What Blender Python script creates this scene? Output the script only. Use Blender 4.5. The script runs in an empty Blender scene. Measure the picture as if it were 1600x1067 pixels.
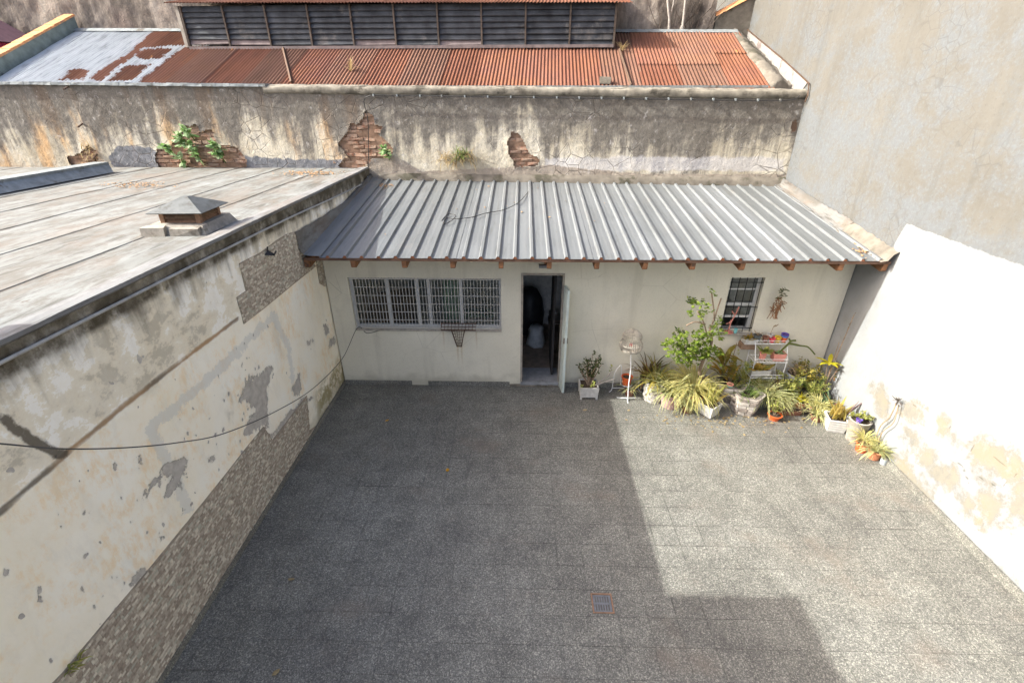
import bpy, math, random
import numpy as np
from mathutils import Vector, Matrix
random.seed(7)
SC = bpy.context.scene
COL = SC.collection
R = math.radians
# ------------------------------------------------------------------ camera, sky, sun, exposure
CH, CF, CP, CYAW = 4.83, 742.5, R(27.5), R(1.2)
cam = bpy.data.cameras.new('camera')
cam.sensor_fit = 'HORIZONTAL'; cam.sensor_width = 36; cam.lens = CF / 1600 * 36
cam.clip_start = 0.05; cam.clip_end = 1000
camo = bpy.data.objects.new('camera', cam); COL.objects.link(camo)
camo.location = (0, 0, CH); camo.rotation_euler = (R(90) - CP, 0, CYAW)
SC.camera = camo
TOSUN = Vector((-1.415, -0.15, 1.0)).normalized()
world = bpy.data.worlds.new('World'); SC.world = world; world.use_nodes = True
wn = world.node_tree.nodes; wl = world.node_tree.links
bg = wn['Background']
sky = wn.new('ShaderNodeTexSky'); sky.sky_type = 'NISHITA'; sky.sun_disc = False
sky.sun_elevation = math.asin(TOSUN.z); sky.sun_rotation = math.atan2(TOSUN.x, TOSUN.y) % (2 * math.pi)
sky.altitude = 100; sky.air_density = 0.65; sky.dust_density = 5.0; sky.ozone_density = 0.1
wl.new(sky.outputs[0], bg.inputs[0]); bg.inputs[1].default_value = 0.15
sun = bpy.data.lights.new('sun', 'SUN'); sun.energy = 2.4; sun.angle = R(0.45); sun.color = (0.985, 1.0, 0.94)
suno = bpy.data.objects.new('sun', sun); COL.objects.link(suno)
suno.location = (-20, -2, 20); suno.rotation_euler = (-TOSUN).to_track_quat('-Z', 'Y').to_euler()
vs = SC.view_settings
vs.view_transform = 'Standard'; vs.look = 'None'; vs.gamma = 1; vs.use_curve_mapping = False
vs.exposure = 1.87
SC.cycles.use_denoising = True
SC.cycles.max_bounces = 10; SC.cycles.diffuse_bounces = 6; SC.cycles.transparent_max_bounces = 16

# ------------------------------------------------------------------ measuring helpers
def ray(u, v):
    a, b = (u - 800) / CF, (v - 533.5) / CF
    y = math.cos(CP) - b * math.sin(CP); z = -math.sin(CP) - b * math.cos(CP)
    return (a * math.cos(CYAW) - y * math.sin(CYAW), a * math.sin(CYAW) + y * math.cos(CYAW), z)
def at(u, v, ax, val):
    d = ray(u, v); i = 'xyz'.index(ax); o = (0, 0, CH); t = (val - o[i]) / d[i]
    return tuple(o[k] + t * d[k] for k in range(3))
def pr(x, y, z):
    z -= CH; X = x * math.cos(CYAW) + y * math.sin(CYAW); Y = -x * math.sin(CYAW) + y * math.cos(CYAW)
    cz = Y * math.cos(CP) - z * math.sin(CP)
    return 800 + CF * X / cz, 533.5 - CF * (z * math.cos(CP) + Y * math.sin(CP)) / cz, cz

# ------------------------------------------------------------------ numpy noise and distance fields
def vnoise(x, y, seed=0):
    xi, yi = np.floor(x).astype(np.int64), np.floor(y).astype(np.int64)
    xf, yf = x - xi, y - yi
    def h(a, b):
        n = (a * 374761393 + b * 668265263 + seed * 974634777) & 0xffffffff
        n = ((n ^ (n >> 13)) * 1274126177) & 0xffffffff
        return ((n ^ (n >> 16)) & 0xffff) / 65535.0
    sx, sy = xf * xf * (3 - 2 * xf), yf * yf * (3 - 2 * yf)
    a = h(xi, yi) * (1 - sx) + h(xi + 1, yi) * sx
    b = h(xi, yi + 1) * (1 - sx) + h(xi + 1, yi + 1) * sx
    return a * (1 - sy) + b * sy
def fbm(x, y, seed=0, o=5):
    s, a, t = 0, .5, 0
    for k in range(o):
        s = s + a * vnoise(x * 2 ** k, y * 2 ** k, seed + k); t += a; a *= .55
    return s / t
def seg_dist(px, py, pts):
    d = np.full(px.shape, 1e9)
    for (ax, ay), (bx, by) in zip(pts[:-1], pts[1:]):
        vx, vy = bx - ax, by - ay; L = vx * vx + vy * vy + 1e-12
        t = np.clip(((px - ax) * vx + (py - ay) * vy) / L, 0, 1)
        d = np.minimum(d, np.hypot(px - ax - t * vx, py - ay - t * vy))
    return d
def poly_sdf(px, py, pts):
    d = seg_dist(px, py, list(pts) + [pts[0]])
    ins = np.zeros(px.shape, bool)
    n = len(pts)
    for i in range(n):
        (x1, y1), (x2, y2) = pts[i], pts[(i + 1) % n]
        c = ((y1 > py) != (y2 > py)) & (px < (x2 - x1) * (py - y1) / (y2 - y1 + 1e-12) + x1)
        ins ^= c
    return np.where(ins, d, -d)
def in_poly(x, y, pts):
    return float(poly_sdf(np.array([x]), np.array([y]), pts)[0])

# ------------------------------------------------------------------ materials
class M:
    def __init__(s, name, rough=.85, metal=0.0, spec=.3):
        s.m = bpy.data.materials.new(name); s.m.use_nodes = True
        s.nt = s.m.node_tree; s.b = s.nt.nodes['Principled BSDF']
        s.b.inputs['Roughness'].default_value = rough; s.b.inputs['Metallic'].default_value = metal
        s.b.inputs['Specular IOR Level'].default_value = spec
        s._pos = s._obj = None
    def node(s, t): return s.nt.nodes.new(t)
    def put(s, inp, v):
        if isinstance(v, bpy.types.NodeSocket): s.nt.links.new(v, inp)
        elif isinstance(v, tuple) and len(v) == 3 and inp.type == 'RGBA': inp.default_value = (*v, 1)
        else: inp.default_value = v
    @property
    def pos(s):
        if not s._pos: s._pos = s.node('ShaderNodeNewGeometry').outputs['Position']
        return s._pos
    @property
    def obj(s):
        if not s._obj: s._obj = s.node('ShaderNodeTexCoord').outputs['Object']
        return s._obj
    def scale(s, v, sc):
        n = s.node('ShaderNodeVectorMath'); n.operation = 'MULTIPLY'; s.put(n.inputs[0], v); n.inputs[1].default_value = sc
        return n.outputs[0]
    def noise(s, sc, det=4, ro=.55, vec=None, dist=0):
        n = s.node('ShaderNodeTexNoise'); s.put(n.inputs['Vector'], vec or s.pos)
        n.inputs['Scale'].default_value = sc; n.inputs['Detail'].default_value = det
        n.inputs['Roughness'].default_value = ro; n.inputs['Distortion'].default_value = dist
        return n.outputs['Fac']
    def voro(s, sc, out='Color', vec=None, feat='F1', rnd=1):
        n = s.node('ShaderNodeTexVoronoi'); n.feature = feat; s.put(n.inputs['Vector'], vec or s.pos)
        n.inputs['Scale'].default_value = sc; n.inputs['Randomness'].default_value = rnd
        return n.outputs[out]
    def ramp(s, f, stops, interp='LINEAR'):
        n = s.node('ShaderNodeValToRGB'); r = n.color_ramp; r.interpolation = interp
        while len(r.elements) < len(stops): r.elements.new(.5)
        for e, (p, c) in zip(r.elements, stops):
            e.position = p; e.color = (*c, 1) if isinstance(c, tuple) else (c, c, c, 1)
        s.put(n.inputs[0], f); return n.outputs[0]
    def mix(s, f, a, b, mode='MIX'):
        n = s.node('ShaderNodeMix'); n.data_type = 'RGBA'; n.blend_type = mode
        s.put(n.inputs[0], f); s.put(n.inputs[6], a); s.put(n.inputs[7], b); return n.outputs[2]
    def math(s, op, a, b=0.0, clamp=False):
        n = s.node('ShaderNodeMath'); n.operation = op; n.use_clamp = clamp
        s.put(n.inputs[0], a); s.put(n.inputs[1], b); return n.outputs[0]
    def smooth(s, v, lo, hi):
        n = s.node('ShaderNodeMapRange'); n.interpolation_type = 'SMOOTHSTEP'
        s.put(n.inputs[0], v); n.inputs[1].default_value = lo; n.inputs[2].default_value = hi; return n.outputs[0]
    def attr(s, name):
        n = s.node('ShaderNodeAttribute'); n.attribute_name = name; return n.outputs['Fac']
    def sep(s, v, i):
        n = s.node('ShaderNodeSeparateXYZ'); s.put(n.inputs[0], v); return n.outputs[i]
    def rand(s): return s.node('ShaderNodeObjectInfo').outputs['Random']
    def bump(s, h, strength=.4, dist=.01):
        n = s.node('ShaderNodeBump'); n.inputs['Strength'].default_value = strength; n.inputs['Distance'].default_value = dist
        s.put(n.inputs['Height'], h); s.nt.links.new(n.outputs[0], s.b.inputs['Normal'])
    def col(s, c): s.put(s.b.inputs['Base Color'], c); return s
    def rough(s, c): s.put(s.b.inputs['Roughness'], c)

MAT = {}
def simple(name, c, rough=.8, metal=0.0, spec=.3, var=.25, sc=9, dirt=None, bump=.15, dirt_th=.6):
    """a plain colour broken up by noise, with optional dirt of its own"""
    m = M(name, rough, metal, spec)
    n = m.noise(sc, 5, .6)
    lo, hi = tuple(x * (1 - var) for x in c), tuple(min(1, x * (1 + var)) for x in c)
    k = m.ramp(n, [(.3, lo), (.7, hi)])
    if dirt:
        k = m.mix(m.smooth(m.noise(sc * .45, 6, .65), dirt_th, dirt_th + .12), k, dirt)
    m.col(k)
    if bump: m.bump(m.noise(sc * 8, 3), bump, .004)
    MAT[name] = m.m
    return m

# terrazzo paving
def terrazzo(name, tone=1.0, joints=True):
    m = M(name, .62, 0, .35)
    v = m.sep(m.voro(95), 0)
    k = m.ramp(v, [(0, tuple(.09 * t for t in (1, 1, 1))), (.3, (.15, .149, .143)), (.62, (.225, .222, .21)), (.86, (.40, .395, .37)), (1, (.66, .65, .60))])
    v2 = m.sep(m.voro(190), 1)
    k = m.mix(.42, k, m.ramp(v2, [(0, .12), (.6, .26), (.9, .5), (1, .6)]))
    k = m.mix(1.0, k, (tone * .80, tone * .805, tone * .76), 'MULTIPLY')
    big = m.noise(.55, 5, .6)
    k = m.mix(1.0, k, m.ramp(big, [(.3, (.64, .62, .615)), (.5, (.84, .825, .80)), (.72, (1.0, .99, .98))]), 'MULTIPLY')
    k = m.mix(1.0, k, m.ramp(m.noise(3.1, 5, .65), [(.3, (.76, .75, .735)), (.62, (1.04, 1.03, 1.0))]), 'MULTIPLY')
    if joints:
        k = m.mix(1.0, k, m.ramp(m.rand(), [(0, .93), (1, 1.05)]), 'MULTIPLY')
    br = m.smooth(m.noise(.9, 6, .6, m.scale(m.pos, (1, 1.3, 1))), .54, .72)
    k = m.mix(m.math('MULTIPLY', br, .45), k, (.17, .135, .105))
    if joints:
        def edge(i, off):
            f = m.math('FRACT', m.math('DIVIDE', m.math('SUBTRACT', m.sep(m.pos, i), off), .3))
            return m.math('ABSOLUTE', m.math('SUBTRACT', f, .5))
        e = m.math('MAXIMUM', edge(0, .75), edge(1, 3.09))
        e = m.math('ADD', e, m.math('MULTIPLY', m.math('SUBTRACT', m.noise(14, 4), .5), .10))
        dm = m.smooth(m.noise(.75, 5, .65, m.scale(m.pos, (1, 1, .1))), .50, .66)
        k = m.mix(m.math('MULTIPLY', m.smooth(e, .43, .50), m.math('MULTIPLY', dm, .45)), k, (.06, .056, .05))
    m.col(k); m.bump(v2, .12, .002)
    MAT[name] = m.m
terrazzo('terrazzo'); terrazzo('terrazzo_pale', 1.0, False)
simple('joint_grout', (.11, .105, .098), .95)

# left wall: old cream paint, peeling, grimy along the top
def left_wall_mat():
    m = M('peeling_cream_paint', .9, 0, .2)
    z = m.sep(m.pos, 2)
    k = m.ramp(m.noise(1.3, 6, .6), [(.3, (.88, .81, .64)), (.5, (.93, .87, .73)), (.7, (.93, .905, .81))])
    o = m.math('MULTIPLY', m.smooth(m.noise(1.9, 8, .75), .46, .60), m.smooth(m.noise(8, 7, .75, m.scale(m.pos, (1, 1.5, .7))), .40, .60))
    k = m.mix(m.math('MULTIPLY', o, .65), k, (.86, .65, .38))
    stn = m.smooth(m.noise(1.0, 5, .6, m.scale(m.pos, (1, 1.7, .5))), .56, .75)
    k = m.mix(m.math('MULTIPLY', stn, .4), k, (.55, .51, .43))
    sm = m.smooth(m.noise(1.0, 6, .65, m.scale(m.pos, (1, 1.0, .8))), .6, .74)
    k = m.mix(m.math('MULTIPLY', sm, m.math('MULTIPLY', m.smooth(m.noise(6, 6, .7), .35, .6), .7)), k, (.30, .275, .22))
    cn = m.math('MULTIPLY', m.smooth(m.sep(m.pos, 1), 6.1, 6.5), m.math('SUBTRACT', 1.0, m.smooth(z, .35, .75)))
    k = m.mix(m.math('MULTIPLY', cn, m.smooth(m.noise(4.5, 6, .7), .42, .56)), k, (.34, .29, .15))
    # upper zone: flaked layers of white and bare render
    up = m.smooth(z, 2.38, 2.62)
    fl = m.noise(2.6, 9, .72, m.scale(m.pos, (1, .8, 1.1)))
    flk = m.ramp(fl, [(.40, (.50, .45, .35)), (.45, (.74, .67, .53)), (.53, (.80, .74, .60)), (.55, (.92, .90, .84)), (.66, (.88, .84, .74)), (.70, (.56, .50, .39))])
    k = m.mix(m.math('MULTIPLY', up, .85), k, flk)
    bl = m.smooth(m.math('ADD', m.attr('blue'), m.math('MULTIPLY', m.math('SUBTRACT', m.noise(7, 7, .75), .55), .30)), -.01, .012)
    k = m.mix(m.math('MULTIPLY', bl, .55), k, (.60, .605, .58))
    g = m.math('ADD', m.attr('grey'), m.math('MULTIPLY', m.math('SUBTRACT', m.noise(6, 8, .75), .5), .40))
    gm = m.smooth(g, -.006, .014)
    ch = m.smooth(m.noise(11, 2, .4, m.scale(m.pos, (1, 1, .7))), .735, .75)
    gm2 = m.math('MAXIMUM', gm, ch)
    hal = m.smooth(g, -.07, .0)
    k = m.mix(m.math('MULTIPLY', hal, .35), k, (.80, .77, .68))
    k = m.mix(m.math('MULTIPLY', m.smooth(m.noise(3.4, 9, .75, m.scale(m.pos, (1, 1.6, .6))), .5, .66), .30), k, (.73, .69, .60))
    k = m.mix(gm2, k, m.ramp(m.noise(14, 4), [(.3, (.38, .35, .31)), (.7, (.54, .505, .455))]))
    # grime that has run down from the coping
    dr = m.math('ADD', m.math('MULTIPLY', m.noise(1.0, 6, .65, m.scale(m.pos, (3, 3.2, .35))), 1.0), m.math('MULTIPLY', m.noise(3.0, 6, .65), .35))
    t = m.math('ADD', z, dr)
    k = m.mix(m.math('MULTIPLY', m.smooth(t, 3.66, 4.02), .9), k, m.ramp(m.noise(5, 7, .7), [(.3, (.085, .072, .055)), (.55, (.17, .15, .115)), (.75, (.34, .31, .25))]))
    k = m.mix(m.math('MULTIPLY', m.smooth(z, 3.17, 3.24), m.smooth(m.noise(4, 7, .7), .3, .62)), k, (.075, .064, .045))
    # damp foot
    k = m.mix(m.math('MULTIPLY', m.smooth(m.math('SUBTRACT', m.noise(2.2, 5, .6), m.math('MULTIPLY', z, .9)), .0, .45), .6), k, (.33, .30, .20))
    s = m.smooth(m.math('ADD', m.attr('seam'), m.math('MULTIPLY', m.math('SUBTRACT', m.noise(6, 4), .5), .04)), -.012, .012)
    k = m.mix(m.math('MULTIPLY', s, .85), k, m.ramp(m.noise(.8, 3), [(.42, (.10, .08, .06)), (.56, (.36, .20, .08))]))
    d = m.smooth(m.math('ADD', m.attr('dark'), m.math('MULTIPLY', m.math('SUBTRACT', m.noise(8, 4), .5), .1)), -.01, .012)
    k = m.mix(m.math('MULTIPLY', d, .9), k, (.10, .085, .065))
    m.col(k)
    h = m.math('ADD', m.math('MULTIPLY', m.noise(40, 4), .3), m.math('MULTIPLY', m.math('SUBTRACT', 1.0, gm2), 1.0))
    h = m.math('ADD', h, m.math('MULTIPLY', m.math('MULTIPLY', fl, up), .8))
    m.bump(h, .8, .010); MAT['left_wall'] = m.m
left_wall_mat()

def right_wall_mat():
    m = M('whitewashed_render', .92, 0, .15)
    z = m.sep(m.pos, 2)
    # upper: bare grey cement with a worn pale bloom
    k = m.ramp(m.noise(.8, 6, .6), [(.3, (.112, .105, .091)), (.7, (.138, .131, .116))])
    w = m.math('ADD', m.noise(1.6, 12, .80, m.scale(m.pos, (1, .8, 1.0)), .1), m.attr('bloom'))
    k = m.mix(m.smooth(w, .46, .66), k, (.119, .126, .131))
    sp = m.smooth(m.noise(20, 8, .8), .48, .6)
    k = m.mix(m.math('MULTIPLY', m.math('MULTIPLY', sp, m.smooth(w, .40, .58)), .6), k, (.140, .150, .156))
    st = m.noise(1.4, 7, .65, m.scale(m.pos, (1, 2.8, .16)))
    k = m.mix(m.math('MULTIPLY', m.smooth(st, .5, .75), .3), k, (.068, .069, .063))
    lt = m.noise(2.2, 6, .65, m.scale(m.pos, (1, 2.2, .14)))
    k = m.mix(m.math('MULTIPLY', m.smooth(lt, .56, .72), .15), k, (.131, .139, .144))
    cr = m.voro(5.2, 'Distance', m.pos, 'DISTANCE_TO_EDGE')
    k = m.mix(m.math('MULTIPLY', m.math('MULTIPLY', m.math('SUBTRACT', 1.0, m.smooth(cr, .0, .04)), m.smooth(m.noise(.9, 4), .48, .62)), .35), k, (.061, .061, .057))
    k = m.mix(m.math('MULTIPLY', m.smooth(m.noise(17, 7, .75), .54, .7), .4), k, (.070, .069, .060))
    k = m.mix(m.math('MULTIPLY', m.smooth(m.noise(7, 12, .85), .5, .6), .4), k, (.105, .098, .085))
    # lower: thick whitewash
    wl_ = m.ramp(m.noise(1.2, 7, .65), [(.3, (.223, .229, .229)), (.6, (.261, .270, .272))])
    fk = m.smooth(m.noise(9, 7, .7), .60, .68)
    wl_ = m.mix(m.math('MULTIPLY', fk, .35), wl_, (.186, .188, .181))
    wl_ = m.mix(m.math('MULTIPLY', m.smooth(m.noise(2.0, 9, .75, m.scale(m.pos, (1, 1, .7))), .50, .66), .30), wl_, (.20, .195, .18))
    wl_ = m.mix(m.math('MULTIPLY', m.smooth(m.noise(30, 6, .75), .60, .68), .5), wl_, (.17, .165, .15))
    pn = m.math('ADD', m.math('MULTIPLY', m.math('SUBTRACT', m.noise(3.2, 11, .82), .44), 1.05), m.math('MULTIPLY', m.math('SUBTRACT', m.noise(14, 6, .7), .5), .18))
    pt = m.smooth(m.math('ADD', m.attr('tan'), pn), -.05, .10)
    wl_ = m.mix(m.math('MULTIPLY', pt, .92), wl_, m.ramp(m.noise(3.0, 7, .7), [(.32, (.159, .151, .131)), (.5, (.211, .192, .151)), (.62, (.221, .186, .131)), (.75, (.253, .250, .232))]))
    ck = m.smooth(m.math('ADD', m.attr('crack'), m.math('MULTIPLY', m.math('SUBTRACT', m.noise(9, 4), .5), .04)), -.006, .003)
    wl_ = m.mix(m.math('MULTIPLY', ck, .6), wl_, (.081, .074, .059))
    lo = m.smooth(m.math('ADD', m.attr('white'), m.math('MULTIPLY', m.math('SUBTRACT', m.noise(5, 6, .7), .5), .09)), -.012, .012)
    k = m.mix(lo, k, wl_)
    m.col(k)
    m.bump(m.math('ADD', m.math('MULTIPLY', m.noise(22, 9, .72), .8), m.math('MULTIPLY', pt, -.7)), .6, .010); MAT['right_wall'] = m.m
right_wall_mat()

def back_wall_mat():
    m = M('old_cracked_plaster', .95, 0, .1)
    z = m.sep(m.obj, 2); x = m.sep(m.obj, 0)
    k = m.ramp(m.noise(1.6, 7, .7), [(.3, (.333, .287, .209)), (.5, (.503, .457, .361)), (.72, (.624, .589, .509))])
    og = m.math('MULTIPLY', m.smooth(m.noise(1.2, 5, .6, m.scale(m.pos, (1.6, 1, .35))), .47, .62), m.attr('warm'))
    k = m.mix(m.math('MULTIPLY', og, .85), k, (.492, .305, .147))
    sh = m.noise(1.0, 6, .62, m.scale(m.pos, (3.0, 1, .3)))
    t = m.math('ADD', m.attr('top'), m.math('ADD', m.math('MULTIPLY', sh, 1.3), m.math('MULTIPLY', m.noise(3.2, 7, .7), .7)))
    k = m.mix(m.math('MULTIPLY', m.smooth(t, 1.0, 1.30), .88), k, m.ramp(m.noise(6, 7, .72), [(.3, (.055, .049, .047)), (.55, (.114, .103, .092)), (.75, (.229, .208, .184))]))
    b = m.smooth(m.math('ADD', m.attr('tar'), m.math('MULTIPLY', m.math('SUBTRACT', m.noise(6, 6, .7), .5), .22)), -.01, .02)
    k = m.mix(m.math('MULTIPLY', b, .92), k, m.ramp(m.noise(9, 5, .6), [(.3, (.085, .094, .110)), (.7, (.204, .212, .235))]))
    pa = m.smooth(m.math('ADD', m.attr('pale'), m.math('MULTIPLY', m.math('SUBTRACT', m.noise(4, 5, .6), .5), .2)), -.01, .05)
    k = m.mix(m.math('MULTIPLY', pa, .6), k, (.492, .480, .489))
    be = m.smooth(m.math('ADD', m.attr('brown'), m.math('MULTIPLY', m.math('SUBTRACT', m.noise(7, 5, .6), .5), .1)), -.01, .02)
    k = m.mix(m.math('MULTIPLY', be, .9), k, m.ramp(m.noise(5, 5, .65), [(.3, (.229, .191, .157)), (.7, (.373, .323, .267))]))
    cr = m.voro(3.1, 'Distance', m.scale(m.pos, (1, 1, 1.2)), 'DISTANCE_TO_EDGE')
    ck = m.math('MULTIPLY', m.math('SUBTRACT', 1.0, m.smooth(cr, .0, .03)), m.smooth(m.noise(.8, 4), .45, .62))
    k = m.mix(m.math('MULTIPLY', ck, .6), k, (.170, .145, .120))
    k = m.mix(m.math('MULTIPLY', m.smooth(m.noise(11, 7, .75), .54, .68), .45), k, (.136, .119, .102))
    k = m.mix(m.math('MULTIPLY', m.smooth(m.noise(7, 8, .75, m.scale(m.pos, (1.1, 1, .9))), .57, .68), .4), k, (.594, .565, .535))
    m.col(k); m.bump(m.math('ADD', m.noise(13, 9, .75), m.math('MULTIPLY', ck, -.5)), .9, .03); MAT['back_wall'] = m.m
back_wall_mat()

def stucco():
    m = M('house_stucco', .93, 0, .12)
    k = m.ramp(m.noise(.9, 5, .6), [(.3, (.588, .550, .442)), (.7, (.672, .634, .517))])
    k = m.mix(m.math('MULTIPLY', m.smooth(m.noise(55, 3), .5, .7), .3), k, (.470, .438, .354))
    st = m.noise(2.2, 5, .6, m.scale(m.pos, (2.2, 1, .18)))
    k = m.mix(m.math('MULTIPLY', m.smooth(st, .52, .72), .4), k, (.454, .421, .335))
    z = m.sep(m.pos, 2)
    ft = m.smooth(m.math('SUBTRACT', m.noise(2.6, 5, .6), m.math('MULTIPLY', z, 1.6)), .06, .42)
    k = m.mix(m.math('MULTIPLY', ft, .6), k, (.353, .321, .246))
    k = m.mix(m.math('MULTIPLY', m.smooth(m.noise(1.7, 7, .7), .55, .68), .3), k, (.504, .471, .379))
    hc = m.voro(1.1, 'Distance', m.scale(m.pos, (1, 1, 1.3)), 'DISTANCE_TO_EDGE')
    k = m.mix(m.math('MULTIPLY', m.math('MULTIPLY', m.math('SUBTRACT', 1.0, m.smooth(hc, .0, .006)), m.smooth(m.noise(1.1, 4), .52, .6)), .45), k, (.277, .250, .194))
    px = m.sep(m.pos, 0)
    for x0, z0, w in ((-1.37, 1.16, .02), (-.79, 1.16, .02), (-1.13, .84, .025), (-1.06, .84, .022)):
        q = m.smooth(m.math('SUBTRACT', w, m.math('ABSOLUTE', m.math('ADD', m.math('SUBTRACT', px, x0), m.math('MULTIPLY', m.math('SUBTRACT', m.noise(3, 3), .5), .03)))), 0, .015)
        q = m.math('MULTIPLY', q, m.math('MULTIPLY', m.smooth(z, z0 - .5, z0 - .05), m.math('LESS_THAN', z, z0)))
        k = m.mix(m.math('MULTIPLY', q, .38), k, (.395, .267, .126))
    m.col(k); m.bump(m.noise(90, 4, .6), .55, .006); MAT['stucco'] = m.m
stucco()

def galv():
    m = M('galvanised_sheet', .48, .35, .4)
    k = m.ramp(m.noise(1.1, 5, .6, m.scale(m.pos, (3, .5, 1))), [(.3, (.142, .152, .153)), (.7, (.182, .192, .193))])
    k = m.mix(m.math('MULTIPLY', m.rand(), .18), k, (.40, .42, .45))
    k = m.mix(m.math('MULTIPLY', m.smooth(m.noise(2.0, 6, .7, m.scale(m.pos, (1, .6, 1))), .55, .75), .4), k, (.215, .20, .18))
    k = m.mix(m.math('MULTIPLY', m.smooth(m.noise(3.0, 8, .75, m.scale(m.pos, (4, .35, 1))), .52, .68), .45), k, (.10, .098, .09))
    k = m.mix(m.smooth(m.noise(24, 4, .6), .68, .76), k, (.17, .14, .11))
    m.col(k); m.rough(m.ramp(m.noise(2, 5), [(.3, .42), (.7, .6)])); MAT['galv'] = m.m
galv()

def rusty(name, a, b, c, whites=0.0):
    m = M(name, .88, .05, .2)
    st = m.noise(1.0, 6, .65, m.scale(m.obj, (6, .8, .8)))
    k = m.ramp(st, [(.3, a), (.5, b), (.72, c)])
    k = m.mix(m.math('MULTIPLY', m.rand(), .5), k, m.ramp(m.noise(1.3, 3), [(.4, (.24, .115, .085)), (.65, (.30, .135, .075))]))
    k = m.mix(m.math('MULTIPLY', m.smooth(m.noise(3.0, 6, .7, m.scale(m.obj, (2.5, .6, 1))), .56, .7), .7), k, (.115, .058, .04))
    k = m.mix(m.math('MULTIPLY', m.smooth(m.noise(2.1, 5, .7, m.scale(m.obj, (3, .7, 1))), .66, .74), .8), k, (.47, .21, .065))
    if whites:
        w = m.smooth(m.math('ADD', m.attr('paint'), m.math('MULTIPLY', m.math('SUBTRACT', m.noise(3.5, 7, .75), .5), .5)), -.02, .03)
        k = m.mix(w, k, m.ramp(m.noise(2.4, 6, .65, m.scale(m.obj, (5, .6, 1))), [(.3, (.23, .24, .24)), (.5, (.40, .42, .425)), (.7, (.48, .495, .50))]))
    m.col(k); m.bump(m.noise(60, 3), .2, .003); MAT[name] = m.m
rusty('rust_red', (.083, .030, .016), (.134, .052, .030), (.166, .070, .042))
rusty('rust_old', (.071, .029, .016), (.112, .043, .022), (.162, .075, .037), 1)
rusty('rust_pale', (.094, .052, .034), (.130, .068, .046), (.153, .087, .061))

def membrane(name, a, b, dirt):
    m = M(name, .75, .1, .3)
    k = m.ramp(m.noise(1.5, 6, .65, m.scale(m.pos, (1.8, .5, 1))), [(.3, a), (.65, b)])
    k = m.mix(m.math('MULTIPLY', m.rand(), .3), k, dirt)
    k = m.mix(m.math('MULTIPLY', m.smooth(m.noise(3.2, 9, .75, m.scale(m.pos, (1.2, .7, 1))), .45, .60), .8), k, dirt)
    k = m.mix(m.math('MULTIPLY', m.smooth(m.noise(1.1, 5, .65), .54, .70), .3), k, (.22, .165, .125))
    k = m.mix(m.math('MULTIPLY', m.smooth(m.noise(5, 6, .7, m.scale(m.pos, (1.6, .22, 1))), .5, .66), .75), k, tuple(c * .55 for c in dirt))
    k = m.mix(m.smooth(m.noise(10, 5, .7, m.scale(m.pos, (1, .35, 1))), .62, .70), k, (.12, .10, .08))
    k = m.mix(m.math('MULTIPLY', m.smooth(m.noise(1.6, 6, .7, m.scale(m.pos, (1.2, .5, 1))), .6, .7), .6), k, tuple(min(.8, c * 1.35) for c in b))
    k = m.mix(m.math('MULTIPLY', m.smooth(m.math('ADD', m.attr('lap'), m.math('MULTIPLY', m.math('SUBTRACT', m.noise(4, 7, .75, m.scale(m.pos, (1, .4, 1))), .5), 1.6)), .55, .95), .75), k, tuple(c * .38 for c in dirt))
    k = m.mix(m.math('MULTIPLY', m.smooth(m.noise(1.3, 9, .75, m.scale(m.pos, (1.5, .6, 1))), .5, .6), .45), k, (.17, .135, .105))
    m.col(k); m.bump(m.noise(12, 5, .7), .3, .01); MAT[name] = m.m
membrane('roof_membrane', (.160, .164, .152), (.252, .264, .255), (.129, .119, .100))
membrane('coping_paint', (.194, .197, .197), (.254, .255, .255), (.152, .148, .139))
membrane('foil_flashing', (.119, .119, .115), (.206, .206, .197), (.119, .109, .091))

def rough_wall():
    m = M('rough_dark_render', 1, 0, .05)
    st = m.noise(1.0, 8, .7, m.scale(m.pos, (2.0, 1, .55)))
    k = m.ramp(st, [(.32, (.07, .06, .052)), (.47, (.16, .135, .115)), (.58, (.29, .245, .205)), (.72, (.44, .385, .32))])
    k = m.mix(m.math('MULTIPLY', m.smooth(m.noise(.7, 4), .5, .7), .35), k, (.30, .22, .19))
    m.col(k); m.bump(m.noise(8, 9, .75), .9, .06); MAT['rough_wall'] = m.m
rough_wall()

simple('mortar', (.235, .15, .10), .95, var=.4, sc=9, dirt=(.16, .10, .07), bump=.8)
def brickm():
    m = M('old_brick', .95, 0, .1)
    k = m.ramp(m.rand(), [(0, (.240, .114, .072)), (.4, (.317, .170, .110)), (.75, (.384, .242, .166)), (1, (.288, .155, .110))])
    k = m.mix(m.math('MULTIPLY', m.smooth(m.noise(11, 6, .7), .36, .56), .85), k, (.317, .233, .172))
    m.col(k); m.bump(m.noise(30, 5, .7), .8, .012); MAT['brick'] = m.m
brickm()
simple('mortar_cap', (0.212, 0.191, 0.153), .97, var=.45, sc=5, dirt=(0.076, 0.068, 0.053), dirt_th=.5, bump=.7)
simple('curb_mortar', (.162, .143, .116), .97, var=.35, sc=5, dirt=(.074, .068, .048), dirt_th=.52, bump=.7)
simple('flaked_white', (.260, .246, .231), .9, var=.15, sc=7, dirt=(.151, .118, .105), dirt_th=.55)
simple('zinc_edge', (.235, .255, .255), .6, .2, var=.25, sc=8, dirt=(.128, .117, .102), dirt_th=.55)
simple('louvre_board', (0.047, 0.051, 0.058), .75, var=.5, sc=4, dirt=(0.121, 0.116, 0.110), dirt_th=.57)
simple('louvre_sill', (0.175, 0.140, 0.133), .85, var=.3, sc=6)
simple('dark_wood', (.09, .07, .055), .85, var=.4, sc=8)
simple('grey_wood', (.30, .265, .22), .85, var=.3, sc=8)
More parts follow.
